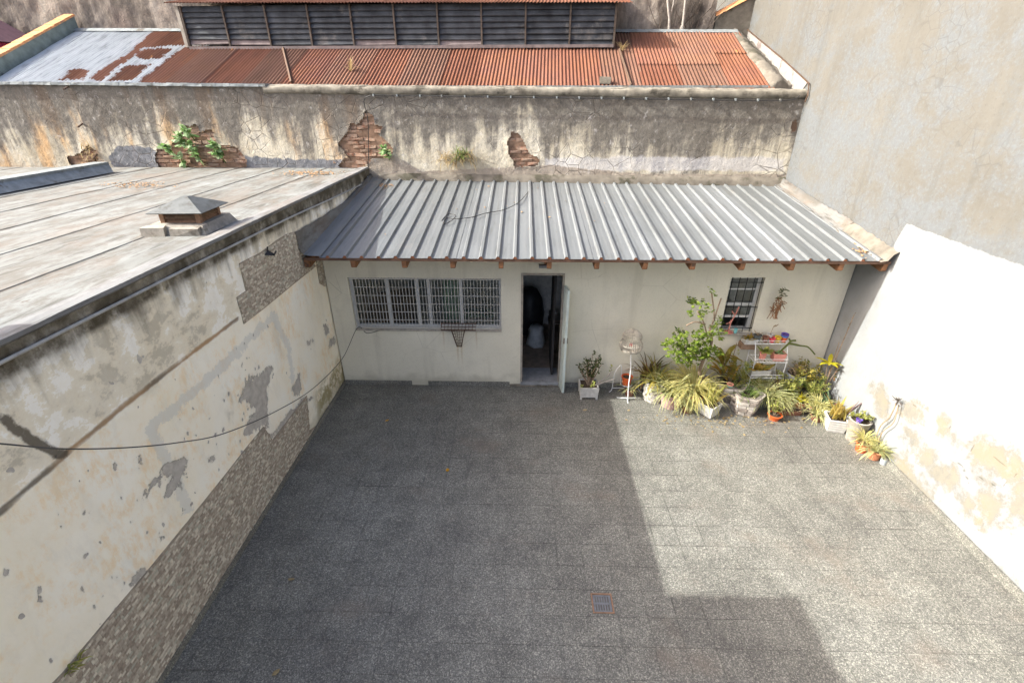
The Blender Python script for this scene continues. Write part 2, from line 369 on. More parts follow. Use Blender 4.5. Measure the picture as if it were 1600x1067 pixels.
simple('rafter_wood', (.240, .116, .056), .8, var=.4, sc=14, dirt=(.080, .052, .036), dirt_th=.55)
simple('fascia', (.13, .075, .05), .8, var=.4, sc=10)
simple('orange_clay', (0.572, 0.259, 0.105), .8, var=.3, sc=7, dirt=(0.330, 0.198, 0.132))
simple('teal_render', (.20, .235, .215), .9, var=.3, sc=5, dirt=(.10, .11, .10))
simple('magenta', (.30, .03, .07), .8, var=.2)
simple('maroon_roof', (.16, .085, .10), .85, var=.2)
simple('white_alu', (.541, .541, .517), .45, .1, var=.1, sc=6, bump=0)
simple('white_wire', (.72, .72, .70), .5, 0, var=.1, bump=0)
simple('cream_cage', (0.396, 0.360, 0.300), .8, var=.25, sc=20, bump=0)
simple('rusty_iron', (.10, .062, .042), .8, .3, var=.4, sc=30)
simple('dark_iron', (.035, .035, .037), .6, .5, var=.3)
simple('grate_steel', (.155, .16, .17), .55, .2, var=.25, sc=20)
simple('dull_zinc', (.115, .123, .12), .6, .1, var=.25, sc=7, dirt=(.07, .068, .06), dirt_th=.55)
simple('grate_rust', (.25, .15, .095), .8, .1, var=.3, sc=25)
simple('pit_black', (.012, .011, .01), .95)
simple('cable_black', (.03, .028, .027), .6, bump=0)
simple('cable_dark', (.075, .072, .07), .6, bump=0)
simple('grille_paint', (.47, .45, .41), .5, 0, var=.12, bump=0)
simple('cable_grey', (.25, .25, .245), .6, bump=0)
simple('pipe_grey', (.35, .345, .33), .7, var=.25)
simple('tile_brown', (.325, .269, .212), .6, var=.3, sc=25, bump=0)
simple('tile_taupe', (.406, .347, .277), .6, var=.25, sc=25, bump=0)
simple('tile_sand', (.500, .441, .352), .6, var=.2, sc=25, bump=0)
simple('tile_cream', (.625, .571, .465), .6, var=.18, sc=25, bump=0)
simple('tile_grey', (.431, .414, .332), .6, var=.2, sc=25, bump=0)
simple('mosaic_grout', (.312, .266, .204), .95, var=.25)
simple('interior_wall', (.66, .64, .60), .9)
simple('interior_floor', (.20, .155, .115), .7, var=.3)
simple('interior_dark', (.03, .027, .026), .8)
simple('threshold_marble', (.220, .225, .230), .5, var=.3, sc=5, dirt=(.110, .100, .090))
simple('door_paint', (.50, .56, .52), .6, var=.15, sc=5, dirt=(.3, .27, .22), dirt_th=.63)
simple('green_curtain', (.42, .50, .36), .9, var=.15)
simple('black_plastic', (.022, .022, .024), .45)
simple('sack_white', (0.413, 0.413, 0.405), .8)
simple('pot_metal', (.5, .5, .5), .3, .9, bump=0)
# pots
simple('terracotta', (.43, .17, .085), .85, var=.25, sc=18, dirt=(.50, .34, .26), dirt_th=.6)
simple('plastic_orange', (.60, .115, .032), .5, var=.12, bump=0)
simple('plastic_red', (.50, .045, .04), .5, var=.12, bump=0)
simple('plastic_rose', (.62, .06, .085), .5, var=.12, bump=0)
simple('plastic_yellow', (.62, .42, .04), .5, var=.12, bump=0)
simple('plastic_blue', (.05, .21, .48), .5, var=.12, bump=0)
simple('plastic_purple', (.10, .06, .29), .5, var=.12, bump=0)
simple('plastic_dark', (.07, .08, .08), .55, var=.2, bump=0)
simple('plastic_brown', (.19, .085, .055), .55, var=.2, bump=0)
simple('plastic_pink', (.58, .24, .19), .6, var=.15, bump=0)
simple('plastic_teal', (.16, .40, .40), .5, var=.12, bump=0)
simple('concrete_white', (.458, .444, .414), .9, var=.2, sc=14, dirt=(.264, .238, .202), dirt_th=.58, bump=.4)
simple('concrete_grey', (0.320, 0.292, 0.248), .9, var=.25, sc=12, dirt=(0.192, 0.168, 0.136), dirt_th=.56, bump=.4)
simple('concrete_pink', (.46, .30, .27), .9, var=.25, sc=14, dirt=(.52, .45, .42), dirt_th=.56, bump=.4)
simple('stone_pale', (.440, .400, .352), .9, var=.3, sc=16, dirt=(.264, .220, .185), bump=.6)
simple('stone_mid', (.38, .335, .29), .9, var=.3, sc=16, dirt=(.24, .2, .17), bump=.6)
simple('stone_dark', (.27, .23, .195), .9, var=.3, sc=16, bump=.6)
simple('mortar_dark', (.15, .13, .11), .95)  # dark mortar bed behind the planter stones
simple('galv_bucket', (.36, .39, .40), .6, .2, var=.3, sc=10, dirt=(.62, .65, .65), dirt_th=.58)
simple('wood_box', (.22, .145, .095), .85, var=.35, sc=14)
simple('soil', (.05, .036, .025), 1, var=.5, sc=40, bump=.8)
simple('bark', (.22, .16, .11), .9, var=.35, sc=25, dirt=(.33, .28, .22), bump=.6)
simple('pale_bark', (0.315, 0.280, 0.245), .9, var=.3, sc=20)
simple('dry_stem', (.30, .225, .14), .9, var=.3, sc=25, bump=0)
simple('dry_leaf', (.33, .20, .10), .9, var=.4, sc=18, bump=0)

def leafm(name, a, b, stripe=None, trans=.45, rough=.5):
    m = M(name, rough, 0, .35)
    k = m.mix(m.attr('tint'), a, b)
    if stripe: k = m.mix(m.smooth(m.attr('across'), .45, .7), k, stripe)
    k = m.mix(1.0, k, m.ramp(m.noise(30, 3), [(.3, .8), (.7, 1.15)]), 'MULTIPLY')
    m.col(k)
    tr = m.node('ShaderNodeBsdfTranslucent'); m.put(tr.inputs[0], k)
    mx = m.node('ShaderNodeMixShader'); mx.inputs[0].default_value = trans
    o = m.nt.nodes['Material Output']
    m.nt.links.new(m.b.outputs[0], mx.inputs[1]); m.nt.links.new(tr.outputs[0], mx.inputs[2]); m.nt.links.new(mx.outputs[0], o.inputs[0])
    MAT[name] = m.m
leafm('leaf_spider', (0.213, 0.280, 0.078), (0.470, 0.470, 0.168), (0.784, 0.739, 0.448))
leafm('leaf_spider_gold', (0.280, 0.325, 0.078), (0.560, 0.515, 0.168), (0.806, 0.694, 0.347))
leafm('leaf_bright', (.085, .15, .02), (.29, .37, .055))
leafm('leaf_dark', (.040, .075, .023), (.115, .132, .046))
leafm('leaf_fern', (.15, .18, .045), (.52, .40, .09))
leafm('leaf_redfern', (.096, .102, .036), (.276, .144, .072))
leafm('leaf_sans', (.156, .221, .065), (.325, .338, .104), (.676, .572, .156))
leafm('leaf_sans_gold', (.36, .30, .06), (.55, .36, .09), (.58, .47, .16))
leafm('leaf_croton', (.208, .208, .039), (.520, .325, .065))
leafm('leaf_yellow', (.44, .42, .02), (.60, .50, .03))
leafm('leaf_aloe', (.130, .215, .111), (.247, .325, .169))
leafm('leaf_milkweed', (0.172, 0.316, 0.086), (0.475, 0.589, 0.359))
leafm('leaf_olive', (0.184, 0.230, 0.057), (0.483, 0.460, 0.127))
leafm('leaf_purple', (.156, .098, .098), (.325, .221, .195))
leafm('leaf_grass', (.130, .221, .052), (.260, .351, .091))
leafm('leaf_dry', (.288, .204, .096), (.504, .396, .216))
leafm('petal_orange', (.62, .24, .02), (.66, .36, .03))

def glass():
    m = M('window_glass', .05, 0, .5)
    tr = m.node('ShaderNodeBsdfTransparent'); tr.inputs[0].default_value = (.82, .86, .85, 1)
    gl = m.node('ShaderNodeBsdfGlossy'); gl.inputs['Roughness'].default_value = .04
    fr = m.node('ShaderNodeFresnel'); fr.inputs[0].default_value = 1.5
    mx = m.node('ShaderNodeMixShader'); m.nt.links.new(fr.outputs[0], mx.inputs[0])
    m.nt.links.new(tr.outputs[0], mx.inputs[1]); m.nt.links.new(gl.outputs[0], mx.inputs[2])
    m.nt.links.new(mx.outputs[0], m.nt.nodes['Material Output'].inputs[0]); MAT['glass'] = m.m
glass()

# ------------------------------------------------------------------ objects
ORG = {}
FR = -0.042                       # the neighbour's plot is turned a little against the courtyard
FO = Vector((0, 10.56, 0))
def tag(o, label=None, cat=None, group=None, kind=None):
    if label: o['label'] = label
    if cat: o['category'] = cat
    if group: o['group'] = group
    if kind: o['kind'] = kind
    return o
def thing(name, label, cat, loc=(0, 0, 0), rz=0.0, group=None):
    o = bpy.data.objects.new(name, None); COL.objects.link(o); o.empty_display_size = .1
    o.location = loc; o.rotation_euler.z = rz
    return tag(o, label, cat, group)
def place(o, org, frame=False):
    """put an object's origin at org and let its meshes be given in the surrounding frame"""
    if frame:
        o.location = FO + Matrix.Rotation(FR, 3, 'Z') @ Vector(org); o.rotation_euler.z = FR
    else: o.location = org
    ORG[o.name] = Vector(org)
    return o
def org_of(o):
    while o is not None:
        if o.name in ORG: return ORG[o.name]
        o = o.parent
    return Vector((0, 0, 0))
class MB:
    def __init__(s): s.v = []; s.f = []; s.mi = []; s.a = {}; s.cur = 0
    def add(s, vs, fs, **at_):
        b = len(s.v); s.v += [tuple(p) for p in vs]; s.f += [tuple(b + i for i in f) for f in fs]; s.mi += [s.cur] * len(fs)
        for k, val in at_.items():
            L = s.a.setdefault(k, []); L += [0.0] * (b - len(L)); L += list(val) if hasattr(val, '__len__') else [val] * len(vs)
        return s
    def box(s, a, b, M_=None, jit=0):
        (x0, y0, z0), (x1, y1, z1) = a, b
        vs = [(x0, y0, z0), (x1, y0, z0), (x1, y1, z0), (x0, y1, z0), (x0, y0, z1), (x1, y0, z1), (x1, y1, z1), (x0, y1, z1)]
        if jit: vs = [tuple(c + random.uniform(-jit, jit) for c in p) for p in vs]
        if M_ is not None: vs = [M_ @ Vector(p) for p in vs]
        return s.add(vs, [(0, 3, 2, 1), (4, 5, 6, 7), (0, 1, 5, 4), (1, 2, 6, 5), (2, 3, 7, 6), (3, 0, 4, 7)])
    def tube(s, pts, r, n=6, cap=True, **at_):
        pts = [Vector(p) for p in pts]; rr = r if hasattr(r, '__len__') else [r] * len(pts)
        vs = []; up = Vector((0, 0, 1))
        for i, p in enumerate(pts):
            d = (pts[min(i + 1, len(pts) - 1)] - pts[max(i - 1, 0)])
            d = d.normalized() if d.length > 1e-9 else up
            a = d.cross(up if abs(d.z) < .95 else Vector((1, 0, 0))).normalized(); b = d.cross(a)
            for k in range(n):
                t = 2 * math.pi * k / n; vs.append(p + (a * math.cos(t) + b * math.sin(t)) * rr[i])
        fs = [(i * n + k, (i + 1) * n + k, (i + 1) * n + (k + 1) % n, i * n + (k + 1) % n) for i in range(len(pts) - 1) for k in range(n)]
        if cap: fs += [tuple(range(n)), tuple(range(len(vs) - 1, len(vs) - n - 1, -1))]
        return s.add(vs, fs, **at_)
    def lathe(s, prof, c=(0, 0, 0), n=16, wob=0.0, rot=0.0, cap=True):
        vs = []
        for i, (r, z) in enumerate(prof):
            for k in range(n):
                t = 2 * math.pi * k / n + rot; w = 1 + random.uniform(-wob, wob)
                vs.append((c[0] + r * w * math.cos(t), c[1] + r * w * math.sin(t), c[2] + z))
        m = len(prof)
        fs = [(i * n + k, i * n + (k + 1) % n, (i + 1) * n + (k + 1) % n, (i + 1) * n + k) for i in range(m - 1) for k in range(n)]
        if cap: fs += [tuple(range(n - 1, -1, -1)), tuple((m - 1) * n + k for k in range(n))]
        return s.add(vs, fs)
    def prism(s, poly, d0, d1, M_):
        """poly in local xy, extruded along local z from d0 to d1, then moved by M_"""
        n = len(poly)
        vs = [M_ @ Vector((x, y, d0)) for x, y in poly] + [M_ @ Vector((x, y, d1)) for x, y in poly]
        return s.add(vs, [tuple(range(n - 1, -1, -1)), tuple(range(n, 2 * n))] + [(i, (i + 1) % n, n + (i + 1) % n, n + i) for i in range(n)])
    def build(s, name, mat, parent=None, smooth=False, kind=None):
        me = bpy.data.meshes.new(name)
        o = org_of(parent)
        me.from_pydata([(p[0] - o.x, p[1] - o.y, p[2] - o.z) for p in s.v], [], s.f)
        mats = mat if isinstance(mat, (list, tuple)) else [mat]
        for k in mats: me.materials.append(MAT[k])
        if len(mats) > 1: me.polygons.foreach_set('material_index', s.mi)
        for k, L in s.a.items():
            L += [0.0] * (len(s.v) - len(L)); me.attributes.new(k, 'FLOAT', 'POINT').data.foreach_set('value', L)
        if smooth: me.polygons.foreach_set('use_smooth', [True] * len(me.polygons))
        me.update()
        ob = bpy.data.objects.new(name, me); COL.objects.link(ob)
        if parent is not None: ob.parent = parent
        if kind: ob['kind'] = kind
        return ob
def grid_mesh(name, P, mat, parent=None, attrs=None, keep=None, kind=None, smooth=True, flip=False):
    """P: (n, m, 3) points; keep: (n-1, m-1) mask of faces"""
    n, m, _ = P.shape; o = org_of(parent)
    idx = np.arange(n * m).reshape(n, m)
    q = np.stack([idx[:-1, :-1], idx[1:, :-1], idx[1:, 1:], idx[:-1, 1:]], -1).reshape(-1, 4)
    if flip: q = q[:, ::-1]
    if keep is not None: q = q[keep.reshape(-1)]
    me = bpy.data.meshes.new(name)
    me.vertices.add(n * m); me.vertices.foreach_set('co', (P.reshape(-1, 3) - np.array(o)).astype(np.float32).ravel())
    me.loops.add(len(q) * 4); me.loops.foreach_set('vertex_index', q.astype(np.int32).ravel())
    me.polygons.add(len(q)); me.polygons.foreach_set('loop_start', (np.arange(len(q)) * 4).astype(np.int32))
    me.polygons.foreach_set('use_smooth', np.full(len(q), smooth))
    me.materials.append(MAT[mat])
    for k, v in (attrs or {}).items():
        me.attributes.new(k, 'FLOAT', 'POINT').data.foreach_set('value', np.asarray(v, np.float32).ravel())
    me.update(calc_edges=True); me.validate()
    ob = bpy.data.objects.new(name, me); COL.objects.link(ob)
    if parent is not None: ob.parent = parent
    if kind: ob['kind'] = kind
    return ob
def inst(name, mesh, parent, loc, rot=(0, 0, 0)):
    ob = bpy.data.objects.new(name, mesh); COL.objects.link(ob); ob.parent = parent
    ob.location = Vector(loc) - org_of(parent); ob.rotation_euler = rot
    return ob
def wall_holes(mb, xs0, xs1, z0, z1, holes, d0, d1, T):
    """wall from (xs0,z0) to (xs1,z1) with rectangular holes, front at depth d0, back at d1; T maps (u, depth, z)"""
    us = sorted({xs0, xs1, *[h[0] for h in holes], *[h[1] for h in holes]}); zs = sorted({z0, z1, *[h[2] for h in holes], *[h[3] for h in holes]})
    for a, b in zip(us[:-1], us[1:]):
        for c, d in zip(zs[:-1], zs[1:]):
            if any(h[0] <= a and b <= h[1] and h[2] <= c and d <= h[3] for h in holes): continue
            mb.add([T(a, d0, c), T(b, d0, c), T(b, d0, d), T(a, d0, d)], [(0, 1, 2, 3)])
            mb.add([T(a, d1, c), T(b, d1, c), T(b, d1, d), T(a, d1, d)], [(3, 2, 1, 0)])
    for (a, b, c, d) in holes + [(xs0, xs1, z0, z1)]:
        mb.add([T(a, d0, c), T(b, d0, c), T(b, d1, c), T(a, d1, c)], [(0, 1, 2, 3)])
        mb.add([T(a, d0, d), T(b, d0, d), T(b, d1, d), T(a, d1, d)], [(3, 2, 1, 0)])
        mb.add([T(a, d0, c), T(a, d1, c), T(a, d1, d), T(a, d0, d)], [(0, 1, 2, 3)])
        mb.add([T(b, d0, c), T(b, d1, c), T(b, d1, d), T(b, d0, d)], [(3, 2, 1, 0)])
XL, XR, YH = -3.29, 5.40, 7.48

# ================================================================== LARGE STRUCTURE
ROT = Matrix.Rotation(FR, 3, 'Z'); ROTI = ROT.inverted()
def _fray(u, v): return ROTI @ Vector(ray(u, v)), ROTI @ (Vector((0, 0, CH)) - FO)
def atF(u, v, yp=0.0):
    d, o = _fray(u, v); t = (yp - o.y) / d.y; return o + d * t
def RZ(x, y): return 4.90 + .44 * (y - .18) - .008 * x
def atRoof(u, v):
    d, o = _fray(u, v); t = (4.90 + .44 * (o.y - .18) - .008 * o.x - o.z) / (d.z - .44 * d.y + .008 * d.x); return o + d * t
def yz(u, v, x): p = at(u, v, 'x', x); return (p[1], p[2])
def z4(x, y): return yz(x / 1.5536, 380 + y / 1.5536, XL)
def z6(x, y): return yz(340 + x / 5.927, 340 + y / 5.927, XL)

# ground below everything
g = MB(); g.add([(-400, -400, -.02), (400, -400, -.02), (400, 400, -.02), (-400, 400, -.02)], [(0, 1, 2, 3)])
tag(g.build('ground', 'joint_grout'), kind='structure')

# courtyard paving: 30 cm terrazzo tiles
fl = MB(); fl.box((XL, -1.0, -.03), (XR, YH, -.006))
floor = tag(fl.build('courtyard_floor', 'joint_grout'), kind='structure')
tiles = []
for i in range(-14, 17):
    for j in range(-14, 16):
        x0, y0 = .75 + .3 * i, 3.09 + .3 * j
        a, b, c, d = max(x0, XL + .005), min(x0 + .3, XR - .005), max(y0, -1.0), min(y0 + .3, YH - .003)
        if b - a < .02 or d - c < .02 or (i == 0 and j == 0): continue
        u, v, cz = pr((a + b) / 2, (c + d) / 2, 0)
        vis = cz > .3 and -60 < u < 1660 and -60 < v < 1130
        tiles.append(((not vis, cz), a, b, c, d))
tiles.sort(key=lambda t: t[0]); cache = {}; rest = MB(); GAP = .0012
for k, (_, a, b, c, d) in enumerate(tiles):
    h = random.uniform(-.0009, .0009)
    if k < 299:
        key = (round(b - a, 3), round(d - c, 3))
        if key not in cache:
            q = MB(); w, l = key[0] / 2 - GAP, key[1] / 2 - GAP
            q.box((-w, -l, -.006), (w, l, 0)); me_o = q.build('floor_tile', 'terrazzo', floor); cache[key] = me_o.data
            me_o.location = ((a + b) / 2, (c + d) / 2, h)
        else: inst('floor_tile', cache[key], floor, ((a + b) / 2, (c + d) / 2, h), (random.gauss(0, .0016), random.gauss(0, .0016), 0))
    else: rest.box((a + GAP, c + GAP, -.006), (b - GAP, d - GAP, h))
rest.build('floor_tiling', 'terrazzo', floor, kind='stuff')
q = MB()                                                     # the tile cut out round the drain
for a, b in (((.7516, 3.0916, -.006), (1.0484, 3.125, 0)), ((.7516, 3.355, -.006), (1.0484, 3.3884, 0)), ((.7516, 3.125, -.006), (.785, 3.355, 0)), ((1.015, 3.125, -.006), (1.0484, 3.355, 0))): q.box(a, b)
q.build('floor_tile', 'terrazzo', floor)

# ---- flat-roofed building on the left
fb = place(thing('flat_roofed_building', 'long low flat-roofed building with peeling cream wall along the left of the courtyard', 'building'), (-6.5, 5, 0))
b = MB(); b.box((-14, -6, 0), (XL - .03, 10.85, 3.40)); b.box((XL - .03, -6, 0), (XL, 1.0, 3.40)); b.build('building_body', 'mortar_cap', fb)
ys = np.arange(1.0, 10.86, .03); zs = np.arange(0, 3.43, .03)
Y, Z = np.meshgrid(ys, zs, indexing='ij')
X = XL - .012 + .014 * (fbm(Y * 3, Z * 3, 3) - .5) + .006 * fbm(Y * 14, Z * 14, 9)
def polys(Y, Z, L):
    s = np.full(Y.shape, -1.0)
    for p in L: s = np.maximum(s, poly_sdf(Y, Z, p))
    return s
def caps(Y, Z, L):
    s = np.full(Y.shape, -1.0)
    for p, r in L: s = np.maximum(s, r - seg_dist(Y, Z, p))
    return s
grey = polys(Y, Z, [[z4(*p) for p in L] for L in (
    [(580, 385), (600, 345), (668, 290), (658, 330), (650, 350), (655, 440), (588, 470), (618, 405), (600, 375), (588, 392)],
    [(392, 545), (430, 515), (456, 530), (442, 590), (405, 615), (418, 580)],
    [(655, 470), (700, 415), (740, 372), (760, 375), (700, 440)], [(712, 350), (728, 318), (735, 350), (722, 372)],
    [(340, 612), (380, 570), (385, 575), (350, 620)], [(385, 715), (405, 708), (408, 716), (392, 725)],
    [(800, 232), (812, 222), (815, 245), (800, 250)], [(786, 200), (792, 196), (800, 215), (795, 222)],
    [(505, 520), (530, 515), (535, 522), (510, 530)], [(335, 520), (345, 518), (348, 540), (340, 545)],
    [(310, 830), (350, 785), (352, 795), (322, 840)], [(748, 240), (760, 230), (762, 236), (750, 246)])])
dots = np.full(Y.shape, -1.0)
for _ in range(110):
    cy, cz_ = random.uniform(1.2, 5.2), random.uniform(1.0, 2.2)
    dots = np.maximum(dots, random.uniform(.006, .021) - np.hypot(Y - cy, (Z - cz_) / random.uniform(1, 2)))
grey = np.maximum(grey, dots * 4)
blue = caps(Y, Z, [([z4(*p) for p in L], .075) for L in ([(365, 450), (395, 505), (420, 560), (460, 640)], [(365, 450), (520, 320), (665, 175), (700, 250), (712, 330)])])
seam = caps(Y, Z, [([z4(*p) for p in ((0, 655), (160, 515), (290, 405), (430, 295), (580, 182))], .022)])
dark = caps(Y, Z, [([z4(*p) for p in ((15, 425), (80, 480), (120, 498), (158, 512))], .035)])
grid_mesh('plaster_wall', np.stack([X, Y, Z], -1), 'left_wall', fb, dict(grey=grey, blue=blue, seam=seam, dark=dark))
sk = None
y0 = -1.0
while y0 < YH - .02:                                          # terrazzo skirting along its foot
    y1 = min(y0 + random.choice((.6, .9, .75)), YH - .003)
    s_ = MB(); s_.box((XL + .0005, y0 + .002, 0.001), (XL + .014, y1 - .002, .085 + random.uniform(-.003, .003))); s_.build('skirting', 'terrazzo_pale', fb); y0 = y1
# mosaic facing: small staggered pieces
dado = [z4(*p) for p in ((100, 1095), (155, 1040), (400, 745), (640, 445), (662, 478), (745, 370), (752, 455))] + [(6.1, .088), (1.0, .088), (1.0, 1.22)]
upper = [z6(*p) for p in ((205, 425), (265, 680), (180, 740), (245, 985), (420, 850), (700, 620), (905, 455))] + [(7.05, 3.02), z6(650, 150), z6(520, 230), z6(400, 325)]
cornr = [z6(*p) for p in ((912, 395), (945, 610), (1000, 640))] + [(7.47, 2.1), (7.47, 2.62), (7.2, 2.66)]
pieces = []
for poly in (dado, upper, cornr):
    gm = MB(); T_ = Matrix(((0, 0, 1, XL), (1, 0, 0, 0), (0, 1, 0, 0), (0, 0, 0, 1)))
    gm.prism(poly, -.01, .0025, T_); gm.build('mosaic_bed', 'mosaic_grout', fb)
    zlo, zhi = min(p[1] for p in poly), max(p[1] for p in poly); ylo, yhi = min(p[0] for p in poly), max(p[0] for p in poly)
    cy, cz_ = [], []
    z = zlo + .011
    while z < zhi:
        y = ylo
        while y < yhi:
            L = random.choice((.024, .024, .036, .048, .048, .066)); pieces.append((poly, y + L / 2, z, L)); y += L
        z += .0235
mats5 = ['tile_brown', 'tile_taupe', 'tile_sand', 'tile_cream', 'tile_grey']
ok = []
for poly in (dado, upper, cornr):
    L = [p for p in pieces if p[0] is poly]
    sd = poly_sdf(np.array([p[1] for p in L]), np.array([p[2] for p in L]), poly)
    ok += [p for p, d in zip(L, sd) if d > .008]
def mk_key(p):
    u, v, cz = pr(XL, p[1], p[2]); return (not (0 < u < 1600 and 0 < v < 1067), cz / p[3] * .03)
ok.sort(key=mk_key); cache = {}; rest = MB()
for k, (_, y, z, L) in enumerate(ok):
    mi = random.choices(range(5), (26, 30, 20, 16, 8))[0]; t = random.uniform(.0055, .0085)
    if k < 300:
        if (L, mi) not in cache:
            q = MB(); q.box((0, -L / 2 + .0012, -.0106), (.0065, L / 2 - .0012, .0106)); o = q.build('mosaic_tile', mats5[mi], fb); cache[(L, mi)] = o.data
            o.location = Vector((XL, y, z)); o.data.transform(Matrix.Translation(org_of(fb))); o.location -= org_of(fb)
        else: inst('mosaic_tile', cache[(L, mi)], fb, (XL, y, z))
    else:
        rest.cur = mi; rest.box((XL, y - L / 2 + .0012, z - .0106), (XL + t, y + L / 2 - .0012, z + .0106))
rest.build('mosaic_facing', mats5, fb, kind='stuff')
# roof: aluminised strips, coping along the courtyard edge
x = -13.9
while x < XL - .25:
    x1 = min(x + random.uniform(.93, 1.0), XL - .215)
    n = 60; yy = np.linspace(-5.9, 10.75, n); xx = np.array([x, x + .02, x + .09, x + .2, x1 - .15, x1 - .04, x1 + .02, x1 + .035]); hh = np.array([3.402, 3.406, 3.408, 3.409, 3.410, 3.412, 3.413, 3.403]); lp = np.array([.9, 1, .55, 0, 0, .35, .6, 1.0])
    Xg, Yg = np.meshgrid(xx, yy, indexing='ij'); Zg = hh[:, None] + .012 * (fbm(Xg * 2, Yg * 2, 5) - .5)
    Xg = Xg + .03 * (fbm(Xg * 0 + x, Yg * .8, 8) - .5)
    grid_mesh('roofing_strip', np.stack([Xg, Yg, Zg], -1), 'roof_membrane', fb, dict(lap=np.repeat(lp[:, None], n, 1)), flip=False, smooth=False); x = x1
n = 120; yy = np.linspace(-5.9, 10.62, n)
prof = [(-.20, 3.40), (-.185, 3.442), (-.1, 3.452), (.012, 3.455), (.016, 3.425), (-.008, 3.405)]
P = np.array([[(XL + px_ + .008 * (float(fbm(np.array([px_ * 9.]), np.array([y * 3]), 2)[0]) - .5), y, pz + .010 * (float(fbm(np.array([px_ * 5.]), np.array([y * 2.5]), 4)[0]) - .5)) for y in yy] for px_, pz in prof])
grid_mesh('coping', P, 'coping_paint', fb, flip=True, smooth=False)
up = MB()                                                    # metal-clad upstand far left on the roof
up.box((-8.66, -5, 3.40), (-8.5, 10.02, 3.60)); up.build('roof_upstand', 'coping_paint', fb)
up = MB(); up.add([(-8.70, -5, 3.607), (-8.40, -5, 3.607), (-8.40, 10.05, 3.607), (-8.70, 10.05, 3.607), (-8.40, -5, 3.56), (-8.40, 10.05, 3.56), (-8.24, -5, 3.43), (-8.24, 9.9, 3.43)], [(0, 1, 2, 3), (1, 4, 5, 2), (4, 6, 7, 5)])
up.build('upstand_flashing', 'zinc_edge', fb)

# ---- taller building out of the frame behind it; its shade falls over the near part of the courtyard
tb = place(thing('taller_building', 'tall plain rendered building whose shade covers the near end of the courtyard', 'building'), (-9, -2, 0))
b = MB(); b.box((-14, -9, 3.3), (-4.5, 2.55, 5.32)); b.build('wall', 'stucco', tb)

# ---- high party wall on the right
rw = place(thing('party_wall', 'high pale party wall with whitewashed lower part along the right side', 'wall'), (XR, 5, 0))
ys = np.arange(1.0, 16.4, .04); zs = np.arange(0, 9.2, .04); Y, Z = np.meshgrid(ys, zs, indexing='ij')
def z8(x, y): return yz(1360 + x / 3.558, 600 + y / 3.558, XR)
white = poly_sdf(Y, Z, [(-9, -1), (-9, 3.17), (5.0, 3.18), (6.81, 3.21), (6.9, 2.78), (8.4, 2.72), (8.4, -1)])
tan = polys(Y, Z, [[z8(*p) for p in L] for L in (
    [(262, 410), (310, 350), (345, 380), (365, 450), (420, 480), (460, 490), (470, 540), (440, 560), (420, 515), (370, 515), (310, 460)],
    [(180, 170), (230, 125), (285, 160), (285, 210), (240, 215)], [(180, 220), (240, 270), (240, 310), (190, 280)],
    [(560, 340), (690, 345), (760, 390), (835, 470), (830, 520), (770, 520), (720, 490), (640, 450), (580, 420)],
    [(590, 500), (660, 545), (710, 580), (640, 560), (600, 545)], [(490, 640), (540, 620), (560, 680), (520, 690)],
    [(600, 600), (690, 610), (740, 670), (700, 750), (620, 770), (610, 700)], [(830, 560), (860, 560), (860, 700), (760, 770), (750, 710)],
    [(0, 20), (60, 40), (100, 140), (90, 200), (60, 150)], [(380, 200), (410, 210), (410, 270), (370, 280)], [(430, 290), (460, 290), (450, 310)])])
tan = np.maximum(tan, -.22 - .45 * Z + .5 * fbm(Y * 1.2, Z * 1.2, 12) - .05 * np.abs(Y - 5))
crack = caps(Y, Z, [([z8(*p) for p in L], .006) for L in ([(330, 330), (430, 420), (490, 440), (560, 490), (640, 540), (720, 580), (760, 540), (850, 470)], [(420, 290), (430, 250), (445, 230)], [(520, 390), (560, 370), (578, 330)], [(230, 110), (260, 130), (310, 135)], [(490, 440), (540, 530), (545, 580)], [(680, 400), (740, 450), (760, 470)], [(820, 890), (850, 870)])])
bloom = .10 * np.exp(-((Y - 9.5) / 3.0) ** 2 - ((Z - 4.2) / 1.1) ** 2) + .08 * (fbm(Y * .5, Z * .5, 31) - .5) + .07 * np.exp(-((Z - 3.3) / .25) ** 2)
yc, zc = (Y[:-1, :-1] + Y[1:, 1:]) / 2, (Z[:-1, :-1] + Z[1:, 1:]) / 2
keep = ~((yc > 13.30) & (yc < 14.45) & (zc > 6.76) & (zc < 7.9))
grid_mesh('plaster_face', np.stack([XR + .014 * (fbm(Y * 2, Z * 2, 3) - .5) + .006 * fbm(Y * 9, Z * 9, 6) + .004, Y, Z], -1), 'right_wall', rw, dict(white=white, tan=tan, crack=crack, bloom=bloom), keep=keep, flip=True)
Y2, Z2 = np.meshgrid(np.array([-8., -3, 1.0]), np.array([0., 3.17, 3.2, 9.16]), indexing='ij')
grid_mesh('plaster_face', np.stack([np.full(Y2.shape, XR + .004), Y2, Z2], -1), 'right_wall', rw, dict(white=np.where(Z2 < 3.18, .5, -.5), tan=Y2 * 0 - 1, crack=Y2 * 0 - 1, bloom=Y2 * 0), flip=True)
b = MB(); b.box((XR + .35, -8, 0), (XR + .4, 16.4, 9.2)); b.box((XR + .03, 16.3, 0), (XR + .35, 16.4, 9.2)); b.box((XR + .03, -8, 9.1), (XR + .35, 16.3, 9.2)); b.build('wall_core', 'mortar_cap', rw)
y0 = -1.0
while y0 < YH - .02:
    y1 = min(y0 + random.choice((.6, .9, .75)), YH - .003)
    s_ = MB(); s_.box((XR - .03, y0 + .002, 0.001), (XR - .003, y1 - .002, .11 + random.uniform(-.003, .003))); s_.build('skirting', 'terrazzo_pale', rw); y0 = y1
wf = MB()
